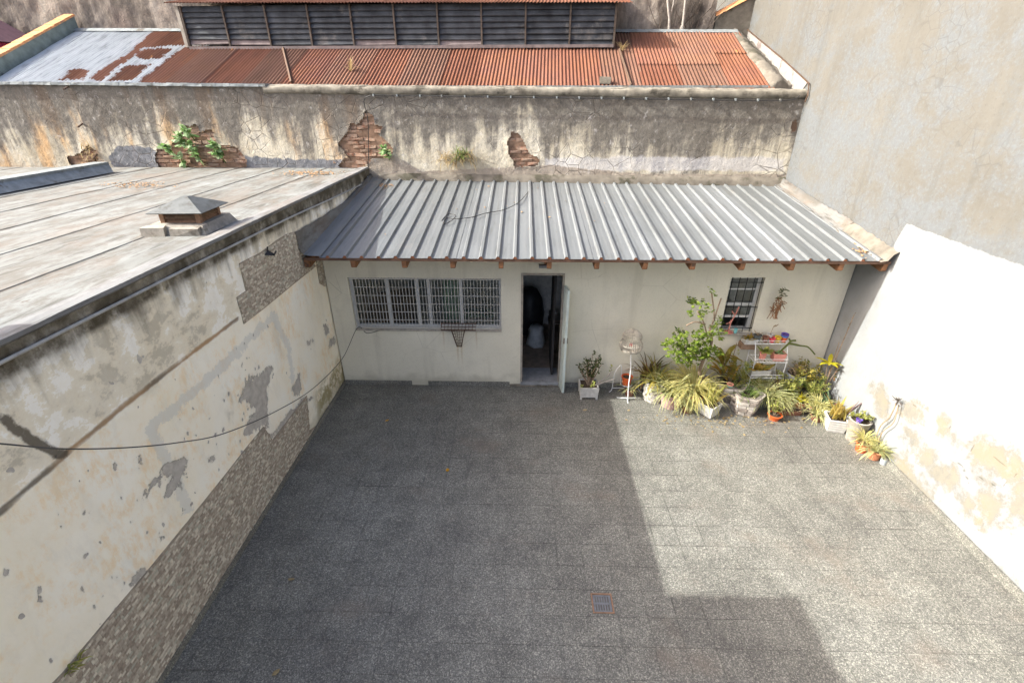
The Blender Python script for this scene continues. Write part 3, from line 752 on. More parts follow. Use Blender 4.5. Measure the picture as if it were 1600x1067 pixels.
for a, b_ in (((XR + .02, 13.3, 6.76), (XR + .09, 14.45, 6.83)), ((XR + .02, 13.3, 7.83), (XR + .09, 14.45, 7.9)), ((XR + .02, 13.3, 6.83), (XR + .09, 13.37, 7.83)), ((XR + .02, 14.38, 6.83), (XR + .09, 14.45, 7.83))): wf.box(a, b_)
wn_ = wf.build('window', 'curb_mortar', rw)
g = MB(); g.box((XR + .07, 13.37, 6.83), (XR + .08, 14.38, 7.83)); g.build('pane', 'glass', wn_)

# ---- old parapet wall behind the courtyard, plaster fallen off in places
bw = place(thing('old_parapet_wall', 'old grimy plastered wall with patches of bare brick behind the metal roof', 'wall'), (-3, 0, 0), True)
def zt(x): return 4.955 - .0085 * x
def z7(x, y): p = atF(x / 5.333, 220 + y / 5.333); return (p.x, p.z)
def z3(x, y): p = atF(x / 2.807, y / 2.807); return (p.x, p.z)
def zb(x, y): p = atF(500 + x / 4.444, 120 + y / 4.444); return (p.x, p.z)
def zp(x, y): p = atF(x, y); return (p.x, p.z)
holes = [[z7(*p) for p in ((555, 125), (660, 105), (740, 40), (805, 90), (820, 195), (700, 205), (590, 215))],
         [z3(*p) for p in ((680, 680), (700, 650), (750, 640), (800, 560), (860, 540), (880, 580), (930, 560), (960, 640), (1040, 650), (1085, 700), (1080, 740), (700, 745))],
         [zb(*p) for p in ((120, 470), (200, 370), (215, 325), (270, 340), (320, 240), (368, 270), (378, 330), (440, 350), (410, 400), (480, 470), (510, 500), (500, 560), (360, 570), (340, 600), (250, 640), (120, 625), (190, 560), (170, 500))],
         [zb(*p) for p in ((1300, 460), (1330, 385), (1380, 395), (1410, 440), (1420, 480), (1480, 545), (1530, 570), (1520, 620), (1350, 635), (1320, 570))],
         [zp(*p) for p in ((1238, 190), (1246, 182), (1243, 205), (1235, 208))], [z7(*p) for p in ((1290, 110), (1330, 60), (1370, 90), (1350, 230), (1300, 180))]]
xs = np.arange(-14, 5.72, .026); ts = np.linspace(0, 1, 100)
Xg, Tg = np.meshgrid(xs, ts, indexing='ij'); zlo = 2.5; Zg = zlo + Tg * (zt(Xg) - .02 - zlo)
hs = polys(Xg, Zg, holes) + .10 * (fbm(Xg * 5, Zg * 5, 21) - .5) + .04 * (fbm(Xg * 17, Zg * 17, 22) - .5)
hc = (hs[:-1, :-1] + hs[1:, 1:] + hs[1:, :-1] + hs[:-1, 1:]) / 4
tar = polys(Xg, Zg, [[z7(*p) for p in ((900, 150), (980, 40), (1250, 50), (1310, 100), (1330, 235), (960, 250))], [zp(*p) for p in ((380, 243), (430, 248), (545, 250), (545, 265), (385, 268))]])
pale = polys(Xg, Zg, [[zp(*p) for p in ((850, 246), (1000, 243), (1228, 246), (1226, 268), (850, 270))]])
brown = np.maximum(polys(Xg, Zg, [[zp(*p) for p in ((578, 246), (612, 240), (660, 268), (860, 258), (1000, 272), (1232, 272), (1232, 300), (560, 300))]]), -1)
topg = np.clip((Zg - 3.45) / 1.45, 0, 1.1) * .55 + .14 * np.exp(-((Xg - 3.2) / 2.2) ** 2) + .10 * (fbm(Xg * .7, Zg * .4, 15) - .5) - .05
warm = np.clip((-2.9 - Xg) * 2, 0, 1)
Yg = .018 * (fbm(Xg * 2.5, Zg * 2.5, 41) - .5) + .010 * (fbm(Xg * 11, Zg * 11, 42) - .5) - .012 * np.clip(1 - np.abs(hs) / .06, 0, 1)
grid_mesh('plaster', np.stack([Xg, Yg, Zg], -1), 'back_wall', bw, dict(tar=tar, pale=pale, brown=brown, top=topg, warm=warm), keep=hc < 0)
b = MB(); b.add([(-14, .045, 2.4), (5.72, .045, 2.4), (5.72, .045, zt(5.72) - .03), (-14, .045, zt(-14) - .03)], [(0, 1, 2, 3)])
b.box((-14, .16, 2.4), (5.72, .20, 4.80)); b.build('mortar_bed', 'mortar', bw)
bm_ = [MB(), MB(), MB(), MB()]; bme = []
for q in bm_:
    q.box((-.115, -.05, -.031), (.115, .05, .031), jit=.012); o = q.build('brick', 'brick', None); me = o.data; bpy.data.objects.remove(o); bme.append(me)
bx = []
row = 0; z = 3.0
while z < 4.7:
    x = -9.95 + (.12 if row % 2 else 0)
    while x < 5.6: bx.append((x, z)); x += .245
    z += .076; row += 1
sd = polys(np.array([p[0] for p in bx]), np.array([p[1] for p in bx]), holes)
for (x, z), d in zip(bx, sd):
    if d > -.10 and random.random() < .96:
        inst('brick', random.choice(bme), bw, (x + random.uniform(-.008, .008), .080 + random.uniform(-.016, .034), z + random.uniform(-.004, .004)), (random.gauss(0, .03), random.gauss(0, .03), random.gauss(0, .04)))
# capping: crumbling mortar on the right, whitened metal edge on the left
def cap(x0, x1, prof, mat, name, amp):
    xs_ = np.arange(x0, x1 + .001, .05)
    P = np.array([[(x, y + amp * (float(fbm(np.array([x * 4.]), np.array([k * 3.7]), 51)[0]) - .5), zt(x) + z + amp * (float(fbm(np.array([x * 5.]), np.array([k * 2.1 + 9]), 52)[0]) - .5)) for x in xs_] for k, (y, z) in enumerate(prof)])
    return grid_mesh(name, P, mat, bw, flip=True)
cap(-5.25, 5.70, [(.30, -.30), (.285, -.02), (.27, .008), (.10, .0), (-.03, -.025), (-.05, -.05), (-.045, -.13), (-.02, -.155), (.02, -.165)], 'mortar_cap', 'mortar_capping', .05)
cap(-14, -5.25, [(.30, -.30), (.28, -.03), (.26, -.005), (.10, -.01), (.02, -.03), (.0, -.05)], 'mortar_cap', 'mortar_capping', .03)
q = MB()
for k in range(60):
    x = -14 + k * .147; w = .147
    q.box((x, -.055, zt(x) - .045), (x + w, .24, zt(x) + .006 + random.uniform(-.004, .006)), jit=.006)
q.build('edge_strip', 'zinc_edge', bw)
q = MB(); q.box((-5.2, .20, zt(0) - .02), (4.75, .262, zt(0) + .022)); q.build('roof_gutter_edge', 'zinc_edge', bw)
# mortar fillets along the foot
fx = np.arange(-3.1, 5.66, .06)
P = np.array([[(x, y + .03 * (float(fbm(np.array([x * 3]), np.array([k * 5.]), 61)[0]) - .5), z + .03 * (float(fbm(np.array([x * 4]), np.array([k * 3.]), 62)[0]) - .5)) for x in fx] for k, (y, z) in enumerate([(.02, 3.34), (-.03, 3.28), (-.06, 3.22), (-.07, 3.0)])])
grid_mesh('mortar_fillet', P, 'curb_mortar', bw, flip=True)
for n_, (px_, py_, dx, dz) in enumerate(((300, 381, .0, 0), (140, 245 / 1, 0, 0))):
    pass

# ---- corrugated roofs of the property behind
cr = place(thing('corrugated_roof', 'rusty red corrugated iron roof partly painted white beyond the old wall', 'roof'), (-3, 1.5, 4.9), True)
def corr(x0, x1, ya, yb, lift, mat, rows=2, paint=None, wav=0.0):
    xs_ = np.arange(x0, x1 + .0126, .0126); yy = np.linspace(ya, yb, rows)
    Xc, Yc = np.meshgrid(xs_, yy, indexing='ij')
    Zc = RZ(Xc, Yc) + lift + .0135 * np.cos(2 * np.pi * Xc / .0756) + wav * (fbm(Xc * 1.5, Yc * 1.2, 71) - .5)
    at_ = dict(paint=paint(Xc, Yc)) if paint else {}
    return grid_mesh('roof_sheet', np.stack([Xc, Yc, Zc], -1), mat, cr, at_, flip=False)
def pr_(u, v): p = atRoof(u, v); return (p.x, p.y)
rustp = [[pr_(*p) for p in L] for L in (
    [(97, 125), (112, 110), (142, 110), (130, 125)], [(138, 126), (160, 108), (192, 90), (243, 48), (288, 50), (288, 72), (262, 73), (222, 75), (205, 92), (182, 106), (170, 115), (156, 126)],
    [(170, 126), (198, 103), (238, 101), (207, 127)], [(208, 91), (225, 77), (272, 76), (248, 93)], [(212, 130), (290, 72), (320, 72), (320, 130)])]
x = -11.45; k = 0
while x < -7.6:
    x1 = min(x + .8316, -7.6)
    corr(x, x1 + .04, .14, 3.02, .002 * (k % 2), 'rust_old', 60, lambda X, Y: -polys(X, Y, rustp), .05); x = x1; k += 1
while x < 1.8:
    corr(x, x + .8316 + .03, .16 + random.uniform(0, .03), 2.14 if x < 1.2 else 3.0, .004 * (k % 2), random.choice(('rust_red', 'rust_red', 'rust_red', 'rust_pale')), 8, None, .02); x += .8316; k += 1
xr = x
rowsplit = [1.35, 1.3, 1.35, 1.75]; i = 0
while x < 4.72:
    x1 = min(x + .8316, 4.9); m_ = ('rust_red', 'rust_pale', 'rust_red', 'rust_red')[i % 4]; ysp = 1.30 if i < 2 else 1.85
    corr(x, x1 + .03, .2, ysp + .1, .004 * (i % 2), m_, 8, None, .02)
    corr(x, x1 + .03, ysp, 3.02, .018 + .004 * (i % 2), ('rust_red', 'rust_pale', 'rust_old', 'rust_red')[i % 4], 8, (lambda X, Y: X * 0 - 1) if i % 4 == 2 else None, .02); x = x1; i += 1
q = MB()                                                     # ridge flashing
for k in range(12):
    x = 1.9 + k * .25; q.add([(x, 2.93, RZ(x, 2.93) + .03), (x + .25, 2.93, RZ(x, 2.93) + .03), (x + .25, 3.06, RZ(x, 3.06) + .045), (x, 3.06, RZ(x, 3.06) + .045), (x, 3.2, RZ(x, 3.0)), (x + .25, 3.2, RZ(x, 3.0))], [(0, 1, 2, 3), (3, 2, 5, 4)])
for k in range(15):
    x = -11.5 + k * .25; q.add([(x, 2.93, RZ(x, 2.93) + .03), (x + .25, 2.93, RZ(x, 2.93) + .03), (x + .25, 3.06, RZ(x, 3.06) + .045), (x, 3.06, RZ(x, 3.06) + .045), (x, 3.2, RZ(x, 3.0)), (x + .25, 3.2, RZ(x, 3.0))], [(0, 1, 2, 3), (3, 2, 5, 4)])
q.build('ridge_flashing', 'zinc_edge', cr)
for (a, b_) in (((443, 78), (456, 131)), ((968, 80), (986, 137))):
    p0, p1 = atRoof(*a), atRoof(*b_); q = MB(); p0.z += .03; p1.z += .03
    q.tube([p0, p1], .032, 4); q.build('roof_batten', 'rusty_iron', cr)
# orange-capped parapet on its left edge
pl = place(thing('gable_parapet', 'sloping parapet with orange tile cap at the left edge of the white roof', 'parapet'), (-11.6, 1.5, 4.9), True)
q = MB()
n = 9
for k in range(n):
    ya, yb = .15 + k * 3.0 / n, .15 + (k + 1) * 3.0 / n
    q.add([(-11.75, ya, RZ(-11.6, ya) - .6), (-11.45, ya, RZ(-11.6, ya) - .6), (-11.45, yb, RZ(-11.6, yb) - .6), (-11.75, yb, RZ(-11.6, yb) - .6), (-11.75, ya, RZ(-11.6, ya) + .27), (-11.50, ya, RZ(-11.6, ya) + .27), (-11.50, yb, RZ(-11.6, yb) + .27), (-11.75, yb, RZ(-11.6, yb) + .27)],
          [(0, 1, 5, 4), (3, 7, 6, 2), (1, 2, 6, 5), (0, 4, 7, 3), (4, 5, 6, 7)])
q.build('parapet_body', 'teal_render', pl)
for k in range(n):
    ya, yb = .13 + k * 3.02 / n, .13 + (k + 1) * 3.02 / n + .02; q = MB()
    q.add([(-11.80, ya, RZ(-11.6, ya) + .273), (-11.47, ya, RZ(-11.6, ya) + .273), (-11.47, yb, RZ(-11.6, yb) + .273), (-11.80, yb, RZ(-11.6, yb) + .273), (-11.76, ya, RZ(-11.6, ya) + .315), (-11.5, ya, RZ(-11.6, ya) + .315), (-11.5, yb, RZ(-11.6, yb) + .305), (-11.76, yb, RZ(-11.6, yb) + .305)],
          [(0, 1, 5, 4), (3, 7, 6, 2), (1, 2, 6, 5), (0, 4, 7, 3), (4, 5, 6, 7)]); q.build('cap_tile', 'orange_clay', pl)
# magenta house glimpsed at the very edge
mh = place(thing('magenta_house', 'dark maroon hipped roof over a magenta wall at the far left edge', 'house'), (-15.0, 2.2, 5.0), True)
q = MB(); q.box((-17, 1.6, 3), (-12.62, 3.0, 5.92)); q.build('wall', 'magenta', mh)
q = MB(); q.add([(-17, 1.4, 5.93), (-12.45, 1.4, 5.93), (-12.45, 3.1, 5.93), (-17, 3.1, 5.93), (-17, 2.9, 6.65), (-13.6, 2.9, 6.65)], [(0, 1, 5, 4), (1, 2, 5), (2, 3, 4, 5), (0, 3, 2, 1)]); q.build('roof', 'maroon_roof', mh)
# right-hand mortar curb between the rusty roof and the party wall
q = [atRoof(*p) for p in ((1204, 139), (1182, 110), (1160, 83), (1142, 56))]
wpt = [Vector(at(u, v, 'x', XR - .0)) for u, v in ((1238, 134), (1219, 112), (1198, 89), (1179, 70), (1153, 42))]
kb = thing('mortar_curb', 'sloping mortar curb along the right edge of the rusty roof', 'curb')
kb.location = (5.1, 12, 4.9); ORG[kb.name] = Vector((5.1, 12, 4.9))
W = [FO + ROT @ p for p in q]
P = []
for k in range(-1, 33):
    t = max(0, k) / 32
    a = W[0].lerp(W[-1], t); tt = t * 4; i = min(3, int(tt)); w_ = wpt[i].lerp(wpt[i + 1], tt - i); w_.x = XR - .005
    row_ = []
    for m_ in range(9):
        s = m_ / 8; p = a.lerp(w_, s)
        p.z += .13 * math.sin(math.pi * min(1, s * 1.15 + .05)) * (1 - .3 * t) + .05 * (random.random() - .5) * (.3 + s)
        if m_ == 0: p.z -= .1
        if k < 0: p.z = 4.6
        row_.append(tuple(p))
    P.append(row_)
grid_mesh('mortar', np.array(P), 'curb_mortar', kb, flip=False)
# white flaking band and cable against the wall above it
cw = [at(u, v, 'x', XR - .03) for u, v in ((1258, 160), (1262, 150), (1264, 131), (1257, 124), (1220, 90), (1180, 57), (1160, 40), (1152, 37.5), (1140, 42), (1128, 50))]
band = MB(); lo = [Vector(at(u, v, 'x', XR - .012)) for u, v in ((1250, 138), (1219, 114), (1198, 91), (1179, 72), (1153, 46), (1140, 56))]
hi = [Vector(at(u, v, 'x', XR - .012)) for u, v in ((1261, 130), (1236, 104), (1210, 81), (1186, 62), (1158, 40.5), (1141, 44))]
vv = [tuple(p - Vector((0, 0, .12))) for p in lo] + [tuple(p) for p in hi]
band.add(vv + [(x + .02, y, z) for x, y, z in vv], [(i, i + 1, 7 + i, 6 + i) for i in range(5)] + [(6 + i, 7 + i, 19 + i, 18 + i) for i in range(5)]); band.build('flaking_band', 'flaked_white', kb)
cb = tag(MB().tube(cw, .014, 5).build('cable', 'rusty_iron'), 'dark cable clipped along the party wall above the mortar curb', 'cable')
# louvred clerestory
lv = place(thing('louvred_clerestory', 'dark louvred clerestory with a corrugated eave rising out of the rusty roof', 'clerestory'), (-3, 2.1, 5.8), True)
LX0, LX1, LY = -7.93, 1.92, 2.08
def lz(x): return RZ(x, LY) + .02
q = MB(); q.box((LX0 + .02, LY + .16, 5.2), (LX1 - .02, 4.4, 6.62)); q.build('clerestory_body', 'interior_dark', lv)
NP = 10; pw = (LX1 - LX0) / NP
for k in range(NP):
    xa = LX0 + k * pw; xb = xa + pw
    q = MB(); q.box((xa - .018, LY - .05, lz(xa)), (xa + .018, LY + .03, 6.60)); pan = q.build('louvre_panel', 'dark_wood', lv)
    z0 = lz(xa) + .04; n = 7; h = (6.60 - z0) / n
    for j in range(n):
        zc_ = z0 + (j + .5) * h; q = MB(); t = random.gauss(0, .07)
        a_ = 1.22 + t; dy, dz = math.cos(a_) * h * .60, math.sin(a_) * h * .52
        x0_, x1_ = xa + .02, xb - .02
        s = random.gauss(0, .006)
        q.add([(x0_, LY - dy, zc_ - dz), (x1_, LY - dy, zc_ - dz + s), (x1_, LY + dy, zc_ + dz + s), (x0_, LY + dy, zc_ + dz), (x0_, LY - dy + .008, zc_ - dz - .014), (x1_, LY - dy + .008, zc_ - dz - .014 + s), (x1_, LY + dy + .008, zc_ + dz - .014 + s), (x0_, LY + dy + .008, zc_ + dz - .014)],
              [(0, 1, 2, 3), (7, 6, 5, 4), (0, 4, 5, 1), (2, 6, 7, 3), (0, 3, 7, 4), (1, 5, 6, 2)])
        q.build('slat', 'louvre_sill' if j == 0 and random.random() < .6 else 'louvre_board', pan)
q = MB(); q.box((LX1 - .02, LY - .05, lz(LX1)), (LX1 + .02, LY + .03, 6.6)); q.build('corner_post', 'dark_wood', lv)
q = MB(); q.add([(-8.03, LY - .06, lz(LX0) - .02), (-7.95, LY - .06, lz(LX0) - .02), (-7.95, LY + .02, lz(LX0) - .02), (-8.03, LY + .02, lz(LX0) - .02), (-8.06, LY - .03, 6.6), (-7.98, LY - .03, 6.6), (-7.98, LY + .05, 6.6), (-8.06, LY + .05, 6.6)], [(0, 1, 5, 4), (1, 2, 6, 5), (2, 3, 7, 6), (3, 0, 4, 7), (4, 5, 6, 7)]); q.build('corner_post', 'grey_wood', lv)
q = MB(); q.box((LX0, LY - .075, lz(-3) - .03), (LX1, LY - .045, lz(-3) + .03)); q.build('sill_flashing', 'louvre_sill', lv)
x = -8.2; k = 0
while x < 2.2:
    x1 = min(x + .8316, 2.22); xs_ = np.arange(x, x1 + .03, .0126); Xc, Yc = np.meshgrid(xs_, np.array([LY - .16, 4.6]), indexing='ij')
    grid_mesh('roof_sheet', np.stack([Xc, Yc, 6.615 + .22 * (Yc - LY) - .008 * Xc + .004 * (k % 2) + .011 * np.cos(2 * np.pi * Xc / .0756)], -1), 'rust_red', lv); x = x1; k += 1
# rough wall behind, its lower wing with a tiled top, and two bare trunks against it
rwl = place(thing('rough_rear_wall', 'tall rough dark-stained wall closing the view at the back', 'wall'), (-6, 3.3, 4), True)
xs_ = np.arange(-18, 4.42, .07); zs_ = np.arange(4.5, 9.6, .07); Xg, Zg = np.meshgrid(xs_, zs_, indexing='ij')
grid_mesh('rough_face', np.stack([Xg, 3.3 + .10 * (fbm(Xg * 1.5, Zg * 1.5, 81) - .5) + .05 * (fbm(Xg * 7, Zg * 7, 82) - .5), Zg], -1), 'rough_wall', rwl)
q = MB(); q.box((-18, 3.4, 4), (4.42, 3.75, 9.55)); q.build('wall_core', 'mortar_cap', rwl)
sw = place(thing('tile_topped_wall', 'short stained wall with an orange tiled sloping top beside the party wall', 'wall'), (4.9, 3.5, 4), True)
q = MB(); q.add([(4.44, 3.35, 4), (5.75, 3.35, 4), (5.75, 3.6, 4), (4.44, 3.6, 4), (4.44, 3.35, 6.46), (5.75, 3.35, 7.1), (5.75, 3.6, 7.1), (4.44, 3.6, 6.46)], [(0, 1, 5, 4), (1, 2, 6, 5), (2, 3, 7, 6), (3, 0, 4, 7), (4, 5, 6, 7)]); q.build('wall', 'curb_mortar', sw)
for k in range(6):
    x = 4.44 + k * .215; z = 6.47 + k * .105; q = MB(); Mt = Matrix.Translation((x, 0, z)) @ Matrix.Rotation(-.455, 4, 'Y')
    q.add([Mt @ Vector((a, y, h)) for a in (-.01, .25) for y, h in ((3.29, 0), (3.36, .06), (3.47, .085), (3.58, .06), (3.66, 0))], [(j, j + 1, 6 + j, 5 + j) for j in range(4)] + [(0, 4, 3, 2, 1), (5, 6, 7, 8, 9), (0, 5, 9, 4)]); q.build('cap_tile', 'orange_clay', sw)
for label, pts, br in (('slim pale forked trunk rising behind the rusty roof, left of two', ((1045, 54), (1046, 30), (1043, 0), (1040, -40)), ((1046, 30), (1052, 8), (1056, -30))),
                       ('slim pale straight trunk rising behind the rusty roof, right of two', ((1065, 52), (1068, 30), (1071, 0), (1074, -40)), ((1066, 40), (1062, 49), (1058, 54)))):
    p = [atF(u, v, 3.1) for u, v in pts]; base = p[0].copy(); base.z = 4.6
    tr = place(thing('bare_trunk', label, 'tree', group='bare trunks behind the roof'), tuple(base), True)
    MB().tube([base] + p, [.036, .034, .031, .028, .024], 7).build('trunk', 'pale_bark', tr, True)
    MB().tube([atF(u, v, 3.1) for u, v in br], [.024, .020, .016], 6).build('branch', 'pale_bark', tr, True)
tw = place(thing('dry_creeper', 'dark leafless twigs spreading over the rough wall by the sky gap', 'plant'), (3.6, 3.2, 5.5), True)
q = MB()
for k in range(14):
    p = Vector((random.uniform(2.9, 4.3), 3.2, 5.7)); pts = [p.copy()]
    d = random.uniform(-.12, .12)
    for _ in range(8): p = p + Vector((d + random.uniform(-.07, .07), random.uniform(-.015, .015), random.uniform(.1, .22))); pts.append(p.copy())
    q.tube(pts, [.012 - .001 * i for i in range(9)], 4, False)
q.build('twigs', 'dark_wood', tw)

# ---- the small house at the end of the courtyard
hs_ = place(thing('outbuilding', 'low grey stuccoed outbuilding with a ribbed metal roof at the end of the courtyard', 'building'), (1.05, 7.48, 0))
W1 = (-2.91, -.34, 1.17, 2.11); W2 = (3.45, 4.00, 1.16, 2.16); D1 = (.0, .72, .10, 2.21)
q = MB(); wall_holes(q, XL + .012, XR - .012, .0, 2.70, [W1, W2, D1], YH, YH + .22, lambda u, d, z: (u, d, z)); q.build('front_wall', 'stucco', hs_)
q = MB(); q.box((XL + .02, 10.0, 0), (XR - .02, 10.1, 3.02)); q.box((1.02, YH + .22, 0), (1.1, 10.0, 2.66)); q.build('inner_walls', 'interior_wall', hs_)  # rear wall, plus a cross partition added to keep the room dark
q = MB(); q.box((XL + .02, YH + .225, -.005), (XR - .02, 10.0, .085)); q.build('inner_floor', 'interior_floor', hs_)
q = MB(); q.add([(-3.2, 9.985, 2.2), (-3.2, 9.985, 2.95), (-1.9, 9.985, 2.95)], [(0, 1, 2)])
# skirting in three lengths, with the gap the photo shows
for a, b_ in ((XL + .02, -2.02), (-1.72, -.20), (.80, 1.9), (1.9, 3.0), (3.0, 4.2), (4.2, XR - .04)):
    s_ = MB(); s_.box((a + .002, YH - .014, .001), (b_ - .002, YH - .0005, .095)); s_.build('skirting', 'terrazzo_pale', hs_)
q = MB(); q.box((.0, YH - .03, .045), (.70, YH + .50, .104)); q.build('threshold', 'threshold_marble', hs_)
q = MB()
for k in range(9):
    x = -.2 + k * .1; q.box((x, YH - .022 - random.uniform(0, .012), .0), (x + .096, YH - .001, .044 + random.uniform(0, .012)), jit=.005)
q.build('broken_step_edge', 'curb_mortar', hs_)
# door: jambs and a narrow painted leaf standing open
q = MB(); q.box((-.005, YH - .006, .105), (.03, YH + .09, 2.205)); q.box((.685, YH - .006, .105), (.715, YH + .09, 2.205)); q.box((.03, YH + .0, 2.17), (.685, YH + .09, 2.206)); dr = q.build('door', 'grey_wood', hs_)
MD = Matrix.Translation((.735, YH - .01, 0)) @ Matrix.Rotation(R(-81), 4, 'Z')
q = MB(); q.box((0, -.02, .02), (.235, .02, 2.00), MD); 
for z in (.25, .95, 1.6): q.box((.03, -.027, z), (.205, -.021, z + .3), MD)
lf = q.build('door_leaf', 'door_paint', dr)
q = MB(); q.box((.2, -.035, 1.02), (.225, .035, 1.12), MD); q.build('handle', 'rusty_iron', lf)
q = MB(); q.box((.57, YH + .24, .11), (.61, YH + .95, 2.1)); q.build('inner_door_leaf', 'interior_dark', dr)  # leaf standing in shadow; its shade is put in as a near-black colour
# wide window: aluminium sliding sashes behind a white grille
q = MB(); a, b_, c, d = W1
for e in (((a, YH + .07, c), (b_, YH + .13, c + .05)), ((a, YH + .07, d - .05), (b_, YH + .13, d)), ((a, YH + .07, c + .05), (a + .04, YH + .13, d - .05)), ((b_ - .04, YH + .07, c + .05), (b_, YH + .13, d - .05))): q.box(*e)
for x in (-2.29, -1.78, -1.58, -1.03): q.box((x - .028, YH + .078, c + .05), (x + .028, YH + .122, d - .05))
w = q.build('window', 'white_alu', hs_)
for x0, x1 in ((a + .04, -2.32), (-2.26, -1.81), (-1.75, -1.61), (-1.55, -1.06), (-1.00, b_ - .04)):
    q = MB(); q.box((x0 + .001, YH + .098, c + .051), (x1 - .001, YH + .104, d - .051)); q.build('pane', 'glass', w)
q = MB(); q.box((a + .001, YH - .028, c - .036), (b_ - .001, YH + .069, c - .002)); q.build('sill', 'concrete_grey', w)
bars = MB(); bars.box((0, -.0045, 0), (.009, .0045, d - c - .02)); o = bars.build('bar', 'grille_paint', w); bme_ = o.data; bme_.transform(Matrix.Translation(org_of(w)))
nb = 47
for k in range(nb):
    x = a + .012 + k * (b_ - a - .033) / (nb - 1)
    if k == 0: o.location = Vector((x, YH + .02, c + .01)) - org_of(w)
    else: inst('bar', bme_, w, (x, YH + .02, c + .01))
for k in range(7):
    z = c + .014 + k * (d - c - .036) / 6; q = MB(); r_ = .008 if k in (0, 6) else .0045
    q.box((a + .004, YH + .0085, z - r_), (b_ - .004, YH + .0148, z + r_)); q.build('cross_bar', 'grille_paint', w)
# small window with black bars
q = MB(); a, b_, c, d = W2
for e in (((a, YH + .11, c), (b_, YH + .17, c + .045)), ((a, YH + .11, d - .05), (b_, YH + .17, d)), ((a, YH + .11, c + .045), (a + .05, YH + .17, d - .05)), ((b_ - .05, YH + .11, c + .045), (b_, YH + .17, d - .05)), ((a + .05, YH + .105, 1.62), (b_ - .05, YH + .16, 1.665)), ((a + .05, YH + .12, 1.90), (b_ - .05, YH + .15, 1.925)), ((a + .05, YH + .12, 1.39), (b_ - .05, YH + .15, 1.43))): q.box(*e)
w = q.build('window', 'white_alu', hs_)
for z0, z1 in ((1.431, 1.619), (1.666, 1.899), (1.926, 2.109)):
    q = MB(); q.box((a + .051, YH + .132, z0), (b_ - .051, YH + .138, z1)); q.build('pane', 'glass', w)
q = MB(); q.box((a - .02, YH - .05, c - .05), (b_ + .02, YH + .10, c - .004)); q.build('sill', 'concrete_grey', w)
for k in range(5):
    q = MB(); x = a + .03 + k * .122; q.tube([(x, YH + .018, c + .004), (x, YH + .018, d - .006)], .0065, 5); q.build('bar', 'dark_iron', w)
for z in (1.24, 1.63, 2.07): q = MB(); q.box((a + .003, YH + .008, z - .007), (b_ - .003, YH + .016, z + .007)); q.build('cross_bar', 'dark_iron', w)
# roof: ribbed sheets on rafters
EY, EZ, TY, SL = 6.77, 2.67, 10.95, .132
def zr(y): return EZ + SL * (y - EY)
x = -3.00; k = 0
while x < 5.2:
    pr_f = []; x1 = x + 1.012
    for j in range(4):
        r0 = x + .12 + j * .253
        pr_f += [(r0 - .126 + .0005, 0), (r0 - .085, .002), (r0 - .034, 0), (r0 - .017, .035), (r0 + .017, .035), (r0 + .034, 0), (r0 + .085, .002)]
    pr_f.append((x1 + .006, .004))
    pr_f = [p for p in pr_f if p[0] < 5.30]
    yy = [EY, 8.2, 9.6, TY]; lift = .003 * (k % 2) + random.uniform(0, .004)
    P = np.array([[(px_, y + (random.uniform(-.012, .012) if y == EY else 0) * 0, zr(y) + pz + lift) for y in yy] for px_, pz in pr_f])
    sh = grid_mesh('roof_sheet', P, 'galv', hs_, smooth=False); x = x1; k += 1
q = MB()                                                     # left valley gutter and its lead-grey lap
ys_ = np.linspace(EY - .01, 10.75, 24)
P = np.array([[(XL + dx, y, zr(y) + dz + .006 * random.random()) for y in ys_] for dx, dz in ((.016, .30), (.02, .12), (.06, .05), (.14, .035), (.29, .03), (.30, .008))])
for j, y in enumerate(ys_):
    P[0, j, 2] = 3.05 + .03 * (random.random() - .5); P[1, j, 2] = max(P[1, j, 2], zr(y) + .09)
grid_mesh('valley_flashing', P[:3], 'foil_flashing', hs_, flip=False)
grid_mesh('valley_gutter', P[2:], 'galv', hs_, flip=False)
ys_ = np.linspace(7.85, 10.5, 60)
P = np.array([[(XR - dx, y, (zr(y) + dz if k else 0) + .035 * (float(fbm(np.array([y * 7]), np.array([k * 2.]), 91)[0]) - .5)) for y in ys_] for k, (dx, dz) in enumerate(((.012, 0), (.05, .16), (.10, .06), (.22, .030)))])
for j, y in enumerate(ys_): P[0, j, 2] = 2.98 + .32 * (y - 7.85) / 2.6 * .85 + .02 * random.random()
grid_mesh('side_flashing', P, 'foil_flashing', hs_, flip=True)
ys_ = np.linspace(6.72, 8.1, 30)
P = np.array([[(XR - dx - .03 * random.random() * (k > 0), y, zr(y) + dz + .03 * (random.random() - .5)) for y in ys_] for k, (dx, dz) in enumerate(((.0, .16), (.05, .12), (.11, .04), (.2, .01)))])
grid_mesh('side_mortar', P, 'curb_mortar', hs_, flip=True)
q = MB(); q.box((-3.25, EY + .012, EZ - .045), (5.38, EY + .034, EZ - .004)); q.build('fascia', 'fascia', hs_)
q = MB()
for k in range(35):
    x = -2.88 + k * .253 - .0; 
    if x > 5.25: break
    q.add([(x - .036, EY + .016, EZ - .003), (x + .036, EY + .016, EZ - .003), (x + .014, EY + .016, EZ + .03), (x - .014, EY + .016, EZ + .03), (x - .036, EY + .03, EZ - .003), (x + .036, EY + .03, EZ - .003), (x + .014, EY + .03, EZ + .03), (x - .014, EY + .03, EZ + .03)], [(0, 1, 2, 3), (7, 6, 5, 4), (0, 4, 5, 1), (1, 5, 6, 2), (2, 6, 7, 3), (3, 7, 4, 0)])
q.build('rib_closer', 'terracotta', hs_)
